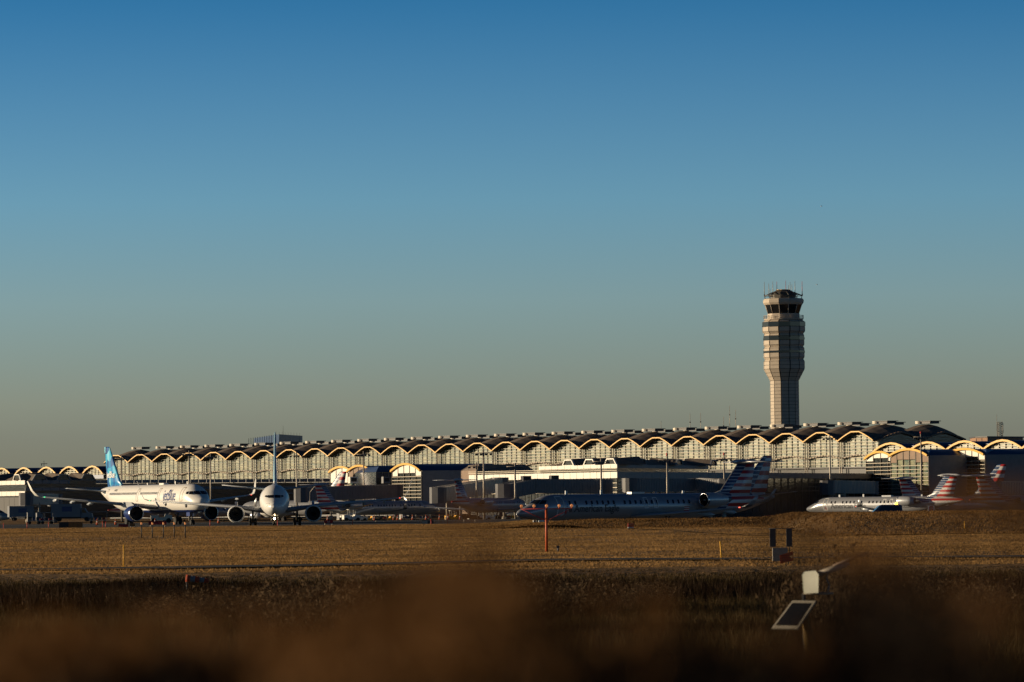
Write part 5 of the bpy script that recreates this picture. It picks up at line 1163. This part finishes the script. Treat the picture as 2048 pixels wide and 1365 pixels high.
# birds
for px, py, D, lab in ((1634, 570, 900, 'small pale gull in the sky right of the tower'), (1643, 413, 900, 'tiny bird high above and right of the tower')):
    w = W(px, py, D); mb = MB(); mb.tube((-.2, 0, 0), (.2, 0, 0), .05, .02, 6); mb.poly([(-.05, 0, .05), (.1, 0, .05), (.0, -.45, .2)]); mb.poly([(-.05, 0, .05), (.1, 0, .05), (.0, .4, .22)]); mb.poly([(-.2, 0, 0), (-.42, -.08, .02), (-.42, .08, .02)])
    tag(mb.build('gull', M['whitep'], loc=w), lab, 'bird')

# ------------------------------------------------------------------ vegetation
def big_mesh(name, V, F3, m, smooth=False):
    me = bpy.data.meshes.new(name); nv = len(V); nf = len(F3)
    me.vertices.add(nv); me.vertices.foreach_set('co', V.astype(np.float32).ravel()); me.loops.add(nf*3); me.loops.foreach_set('vertex_index', F3.astype(np.int32).ravel())
    me.polygons.add(nf); me.polygons.foreach_set('loop_start', np.arange(0, nf*3, 3, dtype=np.int32)); me.polygons.foreach_set('loop_total', np.full(nf, 3, dtype=np.int32))
    me.materials.append(m); me.update(calc_edges=True); return me
def leafy(name, c1, c2, sc=.3, trans=.3):
    m = bpy.data.materials.new(name); m.use_nodes = True; t = NT(m); p = t.n['Principled BSDF']; c = t.n.new('ShaderNodeTexCoord')
    n1 = t.n.new('ShaderNodeTexNoise'); n1.inputs['Scale'].default_value = sc; n1.inputs['Detail'].default_value = 7; n1.inputs['Roughness'].default_value = .75; t.l.new(c.outputs['Object'], n1.inputs[0])
    cr = t.n.new('ShaderNodeValToRGB'); e = cr.color_ramp.elements; e[0].position = .36; e[0].color = (*c1, 1); e[1].position = .64; e[1].color = (*c2, 1); t.l.new(n1.outputs[0], cr.inputs[0])
    t.l.new(cr.outputs[0], p.inputs['Base Color']); p.inputs['Roughness'].default_value = .9; p.inputs['Specular IOR Level'].default_value = .1
    tr_ = t.n.new('ShaderNodeBsdfTranslucent'); t.l.new(cr.outputs[0], tr_.inputs[0]); mx = t.n.new('ShaderNodeMixShader'); mx.inputs[0].default_value = trans
    t.l.new(p.outputs[0], mx.inputs[1]); t.l.new(tr_.outputs[0], mx.inputs[2]); t.l.new(mx.outputs[0], t.n['Material Output'].inputs[0]); return m
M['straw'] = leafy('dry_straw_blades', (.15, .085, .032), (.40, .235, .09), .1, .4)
M['bank'] = leafy('shade_toned_bank_grass', (.07, .035, .012), (.27, .15, .055), .25, .35)  # coarse grass, browned darker; the bank's shaded face is in its colour
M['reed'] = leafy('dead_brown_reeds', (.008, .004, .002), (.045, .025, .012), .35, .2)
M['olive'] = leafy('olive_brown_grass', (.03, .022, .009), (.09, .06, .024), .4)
M['twig'] = leafy('dry_twigs', (.035, .02, .011), (.10, .055, .027), 2, .25)
M['plume'] = leafy('pale_seed_heads', (.07, .045, .025), (.17, .115, .065), 2, .4)
M['bark'] = mat('dark_bark', (.04, .03, .022), .9, 0, .3, 2)
fz = np.vectorize(fieldZ)
def tufts(name, N, y0, y1, hmin, hmax, wd, m, xw=lambda y: .128*y+4, wp=1.0, lim=None, lean=.35, dens=None):
    u = rng.random(N); y = (y0**wp+u*(y1**wp-y0**wp))**(1/wp); x = (rng.random(N)*2-1)*xw(y)
    if dens is not None: k = dens(x, y) > rng.random(len(x)); x, y = x[k], y[k]
    e = 508-82*np.vectorize(lambda a: sm(-22, 4, a))(x); k = y < e-.1; x, y = x[k], y[k]; z = fz(x, y); n = len(x)
    h = hmin+(hmax-hmin)*rng.random(n)**1.6
    if lim is not None: h = np.minimum(h, np.maximum(.02, lim(x, y)-z)*(.7+.3*rng.random(n)))
    th = rng.random(n)*np.pi; dx, dy = np.cos(th)*wd*(.5+rng.random(n))/2, np.sin(th)*wd*(.5+rng.random(n))/2
    lx, ly = rng.normal(size=n)*lean*h, rng.normal(size=n)*lean*h
    V = np.empty((n, 3, 3)); V[:, 0] = np.stack([x-dx, y-dy, z-.02], 1); V[:, 1] = np.stack([x+dx, y+dy, z-.02], 1); V[:, 2] = np.stack([x+lx, y+ly, z+h], 1)
    o = bpy.data.objects.new(name, big_mesh(name, V.reshape(-1, 3), np.arange(3*n).reshape(-1, 3), m)); COL.objects.link(o); return tag(o, kind='stuff')
def vn(x, y, s, sd=0): return (np.sin(x*s*1.3+sd)+np.sin(y*s*1.7+sd*2.1+x*s*.7)+np.sin((x+y)*s*.9+sd*3.3)+np.sin((x*1.9-y*1.1)*s*1.6+sd))/4
pathY = lambda x: np.where(x < 0, 200+.36*(x+28), 210.5-.05*x)
def furrowY(x): q = np.clip((x-6)/17, 0, 1); return 421-12*np.clip((x+20)/40, 0, 1)-74*q*q*(3-2*q)
mb = MB(); pr = None
for i in range(181):
    x = -90+i; w_ = 1.1+.8*abs(nz2(x, 0, .7, 3)); y = float(furrowY(x))+.8*nz2(x, 5, .25); z = max(fieldZ(x, y-w_), fieldZ(x, y), fieldZ(x, y+w_))+.07+.05*rng.random()
    c1 = (x, y+w_, z-.05); c2 = (x, y-w_, z)
    if pr: mb.poly([pr[0], pr[1], c2, c1])
    pr = (c1, c2)
tag(mb.build('drainage_furrow', M['reed']), kind='structure')
o = tufts('mown_dry_grass', 700000, 190, 508, .02, .09, .11, M['straw'], wp=1.3, dens=lambda x, y: (1-.7*((x > 25)*(y > 343)))*(np.abs(y-pathY(x)) > 2.4)*np.clip(.8+.6*vn(x, y, .09, 3)+.35*vn(x, y*.3, .5, 7), .25, 1)*(1-.8*(np.abs(y-310+.12*x+6*np.sin(x*.05)) < .7))*(1-.85*(np.abs(y-furrowY(x)) < 1.6))); tag(o, 'short mown straw coloured grass across the airfield', 'grass')
o = tufts('mound_grass', 90000, 335, 430, .04, .22, .13, M['bank'], xw=lambda y: y*0+60, dens=lambda x, y: (x > 24)*1.0); tag(o, 'rough dry grass on the mound and berm at right', 'grass')
o = tufts('berm_grass', 60000, 395, 430, .04, .2, .13, M['bank'], xw=lambda y: y*0+32, dens=lambda x, y: (x > -8)*(y > np.vectorize(edgeY)(x)-16)); tag(o, 'rough dry grass along the low berm by the taxiway', 'grass')
top = lambda x, y: 2.9-.0172*y+.4*vn(x, y, .35, 2)+.12*vn(x, y, 1.7, 5)
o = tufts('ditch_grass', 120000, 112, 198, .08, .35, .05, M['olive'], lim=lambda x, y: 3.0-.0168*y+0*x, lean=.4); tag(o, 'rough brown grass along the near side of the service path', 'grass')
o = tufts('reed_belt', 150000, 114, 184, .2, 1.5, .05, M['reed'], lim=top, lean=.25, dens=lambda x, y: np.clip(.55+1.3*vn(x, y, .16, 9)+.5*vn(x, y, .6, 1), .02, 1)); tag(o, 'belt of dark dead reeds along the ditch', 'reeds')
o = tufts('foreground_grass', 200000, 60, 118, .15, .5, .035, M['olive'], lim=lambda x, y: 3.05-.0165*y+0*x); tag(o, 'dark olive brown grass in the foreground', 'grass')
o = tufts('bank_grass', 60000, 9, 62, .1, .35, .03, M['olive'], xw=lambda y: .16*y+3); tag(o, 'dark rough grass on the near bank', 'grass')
def shrub_mesh(name, n, h, r, m, seg=4, w0=.012, plume=None, spread=.5):
    V = []; F = []
    for _ in range(n):
        a = rng.random()*2*pi; r0 = r*.25*rng.random(); p = np.array([r0*cos(a), r0*sin(a), 0.]); d = np.array([cos(a)*spread*rng.random(), sin(a)*spread*rng.random(), 1.]); d /= np.linalg.norm(d)
        L = h*(.5+.55*rng.random())/seg; t2 = rng.random()*pi; sx, sy = cos(t2), sin(t2); pts = [p.copy()]
        for k in range(seg): d = d+rng.normal(size=3)*.22*np.array([1, 1, .25]); d /= np.linalg.norm(d); p = p+d*L; pts.append(p.copy())
        for k in range(seg):
            w = w0*(1-k/seg*.6); b = len(V); q0, q1 = pts[k], pts[k+1]; V += [q0+[sx*w, sy*w, 0], q0-[sx*w, sy*w, 0], q1]; F.append((b, b+1, b+2))
            for _b in range(3):
                if rng.random() < .8:
                    q = q0+(q1-q0)*rng.random(); dd = rng.normal(size=3)*.5+d; dd /= np.linalg.norm(dd); l2 = L*(.25+.5*rng.random()); b = len(V); V += [q+[w*.6, 0, 0], q-[w*.6, 0, 0], q+dd*l2]; F.append((b, b+1, b+2))
        if plume:
            for _b in range(plume):
                q = pts[-1]+rng.normal(size=3)*[.05, .05, .08]*h; s = .02*h; b = len(V); V += [q+rng.normal(size=3)*s, q+rng.normal(size=3)*s, q+rng.normal(size=3)*s]; F.append((b, b+1, b+2))
    return big_mesh(name, np.array(V), np.array(F), m)
shr = [shrub_mesh('dry_stems', 260, 1.0, .8, M['twig'], w0=.008, spread=.9) for _ in range(3)]
plu = [shrub_mesh('seed_heads', 120, 1.0, .7, M['plume'], w0=.004, plume=7, spread=.8) for _ in range(2)]
def shrub(px, D, ytop, label, wid=1.6, mix=True):
    w = W(px, ytop, D); g = fieldZ(w.x, w.y); h = max(.3, w.z-g); rt = root('dry_shrub', (w.x, w.y, g), rng.random()*6, label, 'shrub', 'dry leafless shrubs in the foreground')
    sc = Matrix.Diagonal((wid, wid, h, 1)); inst('dry_stems', shr[int(rng.integers(3))], rt, wm(rt) @ sc)
    if mix: inst('seed_heads', plu[int(rng.integers(2))], rt, wm(rt) @ Matrix.Diagonal((wid*.9, wid*.9, h*.97, 1)))
for px, D, yt, lab, wd in ((20, 128, 1178, 'dark reed bush at the far left of the ditch', 1.6), (70, 122, 1190, 'brown bush second from the left edge by the ditch', 1.5), (115, 118, 1186, 'feathery bush left of the windsock', 1.4), (165, 124, 1175, 'low bush between the yellow stake and the windsock', 1.6),
        (255, 116, 1180, 'round bush below the yellow stake', 1.5), (320, 110, 1160, 'tall pale feathery bush below the windsock', 1.2), (345, 106, 1185, 'wide bush just right of the tall feathery one', 1.7), (420, 105, 1175, 'bush below the right end of the windsock', 1.8), (475, 104, 1190, 'dark bush under the head-on jet', 1.7),
        (540, 96, 1165, 'broad bush right of the head-on jet', 1.9), (600, 88, 1150, 'large rounded bush in soft focus right of the head-on jet', 2.0), (665, 80, 1148, 'blurred bush left of the central brown blur', 1.8), (1070, 100, 1142, 'bush below the orange approach light pole', 1.8), (1180, 104, 1150, 'bush right of the orange approach light pole', 1.6),
        (1290, 112, 1158, 'low bush below the leaning yellow stake', 1.6), (1650, 70, 1092, 'round brown shrub behind the sensor box', 1.5), (1700, 74, 1110, 'brown shrub right of the round one behind the sensor box', 1.4), (1860, 100, 1140, 'bush at the right under the mound', 1.6), (1960, 96, 1150, 'bush near the right edge under the mound', 1.7)):
    shrub(px, D, yt, lab, wd)
# weed heads right in front of the lens, thrown far out of focus
M['wlit'] = leafy('lit_toned_weed_leaves', (.08, .038, .014), (.20, .10, .036), 30, .35)
M['wshade'] = leafy('shade_toned_weed_leaves', (.006, .004, .003), (.02, .012, .007), 30, .1)  # same dry leaves with shade put into a near-black colour
def weed(px, py, D, rx, ry, n, m, label, leaf=.006):
    c = W(px, py, D); g = fieldZ(c.x, c.y); rt = root('weed_head', (c.x, c.y, g), 0, label, 'weed', 'blurred weed heads close to the lens')
    k = D/FPX; r = np.sqrt(rng.random(n)); a = rng.random(n)*2*np.pi; prof = rng.normal(size=n)*.45
    C = np.stack([rng.normal(size=n)*rx*k*.5, rng.normal(size=n)*.25, np.clip(rng.normal(size=n), -2.2, 1.9)*ry*k*.5+c.z-g], 1)
    V = C[:, None, :]+rng.normal(size=(n, 3, 3))*leaf; V[:, :, 2] = np.maximum(V[:, :, 2], .02)
    o = bpy.data.objects.new('dry_leaves', big_mesh('dry_leaves', V.reshape(-1, 3), np.arange(3*n).reshape(-1, 3), m)); COL.objects.link(o); o.parent = rt; tag(o, kind='stuff')
    mb = MB()
    for i in range(9):
        e = C[int(rng.integers(n))]; e2 = (float(e[0]), float(e[1]), float(max(.05, e[2]))); mb.tube((rng.normal()*.04, rng.normal()*.1, 0), e2, .0025, .0012, 4)
    mb.build('stem', m, rt)
L_, K_ = M['wlit'], M['wshade']
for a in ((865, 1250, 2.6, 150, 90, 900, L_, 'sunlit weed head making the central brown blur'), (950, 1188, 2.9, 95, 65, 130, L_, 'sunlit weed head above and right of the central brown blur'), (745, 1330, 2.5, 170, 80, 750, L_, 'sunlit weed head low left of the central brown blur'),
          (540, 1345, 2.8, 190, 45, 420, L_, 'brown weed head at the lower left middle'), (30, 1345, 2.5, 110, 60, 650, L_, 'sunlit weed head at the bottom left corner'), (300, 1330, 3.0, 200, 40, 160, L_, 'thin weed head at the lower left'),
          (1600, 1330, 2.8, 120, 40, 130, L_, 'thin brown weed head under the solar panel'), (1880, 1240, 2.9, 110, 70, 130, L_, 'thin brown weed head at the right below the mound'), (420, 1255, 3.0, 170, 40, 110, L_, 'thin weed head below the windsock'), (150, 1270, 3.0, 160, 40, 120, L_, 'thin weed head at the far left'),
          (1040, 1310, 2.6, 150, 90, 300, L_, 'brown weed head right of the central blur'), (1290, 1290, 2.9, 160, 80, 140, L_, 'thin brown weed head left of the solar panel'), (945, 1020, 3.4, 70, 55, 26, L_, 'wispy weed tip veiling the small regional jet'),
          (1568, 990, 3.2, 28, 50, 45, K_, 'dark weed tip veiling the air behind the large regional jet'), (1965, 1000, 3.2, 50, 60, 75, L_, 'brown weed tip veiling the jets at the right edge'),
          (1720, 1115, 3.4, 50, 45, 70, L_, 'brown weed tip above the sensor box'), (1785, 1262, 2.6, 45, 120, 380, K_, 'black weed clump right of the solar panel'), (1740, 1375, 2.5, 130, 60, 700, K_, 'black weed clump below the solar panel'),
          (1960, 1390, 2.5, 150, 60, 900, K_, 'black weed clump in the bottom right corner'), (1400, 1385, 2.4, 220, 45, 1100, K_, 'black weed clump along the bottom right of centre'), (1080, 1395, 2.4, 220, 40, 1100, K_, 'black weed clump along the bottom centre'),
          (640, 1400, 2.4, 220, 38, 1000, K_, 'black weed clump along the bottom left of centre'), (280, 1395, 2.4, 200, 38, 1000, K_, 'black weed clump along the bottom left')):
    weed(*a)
# unseen trees added left of the view to cast long shade on the foreground
def tree(x, y, h, label, leaf=True, n=2600):
    g = fieldZ(x, y); rt = root('bare_tree', (x, y, g), random.random()*6, label, 'tree', 'added shade trees beyond the left edge')
    mb = MB(); mb.tube((0, 0, -.2), (0, 0, h*.3), h*.03, h*.022, 8); mb.tube((0, 0, h*.3), (.1, .1, h*.7), h*.022, h*.008, 8)
    tips = []
    for k in range(14):
        a = k*2.4; z0 = h*(.15+.5*k/14); l = h*(.34-.015*k); e = (cos(a)*l, sin(a)*l, z0+h*.2); mb.tube((0, 0, z0), e, h*.01, h*.003, 5); tips.append(e)
        for _ in range(4): q = (e[0]*.6+random.uniform(-1, 1)*h*.1, e[1]*.6+random.uniform(-1, 1)*h*.1, z0+h*random.uniform(.1, .35)); mb.tube((e[0]*.6, e[1]*.6, z0+h*.12), q, h*.004, h*.0015, 4); tips.append(q)
    tips.append((0, 0, h*.8)); mb.build('trunk', M['bark'], rt)
    T_ = np.array(tips); c = T_[rng.integers(len(T_), size=n)]+rng.normal(size=(n, 3))*h*.075; s = .16*h/9; V = c[:, None, :]+rng.normal(size=(n, 3, 3))*s
    V[:, :, 2] = np.maximum(V[:, :, 2], .15)
    o = bpy.data.objects.new('crown', big_mesh('crown', V.reshape(-1, 3), np.arange(3*n).reshape(-1, 3), M['reed'])); COL.objects.link(o); o.parent = rt
for i, (x, y, h) in enumerate(((-15, 12, 7), (-16, 24, 8), (-17, 38, 7.5), (-20, 52, 8.5), (-27, 98, 9), (-30, 114, 9.5), (-33, 130, 9), (-36, 146, 10), (-39, 162, 9.5), (-42, 178, 9))):
    tree(x+random.uniform(-1, 1), y, h, 'added brown shade tree just outside the left edge of the view, number %d going away' % (i+1)) if False else tree(x+random.uniform(-1, 1), y, h, 'added brown %s shade tree outside the left edge of the view, %s' % (('small', 'broad', 'tall')[i % 3], ('nearest of its row', 'second in its row', 'third in its row', 'fourth in its row', 'fifth, beyond the gap', 'sixth in its row', 'seventh in its row', 'eighth in its row', 'ninth in its row', 'farthest of its row')[i]))
# bare bush on the brick building's side
w = W(2040, 888, 1210); mb = MB()
for i in range(120):
    a = random.random()*6.28; mb.tube((0, 0, -4), (cos(a)*random.random()*2.6, random.uniform(-1, 1), random.uniform(-1, 1.6)), .06, .02, 3)
tag(mb.build('bare_tree', M['bark'], loc=w), 'bare tree top beside the brick rooftop block at the right edge', 'tree')
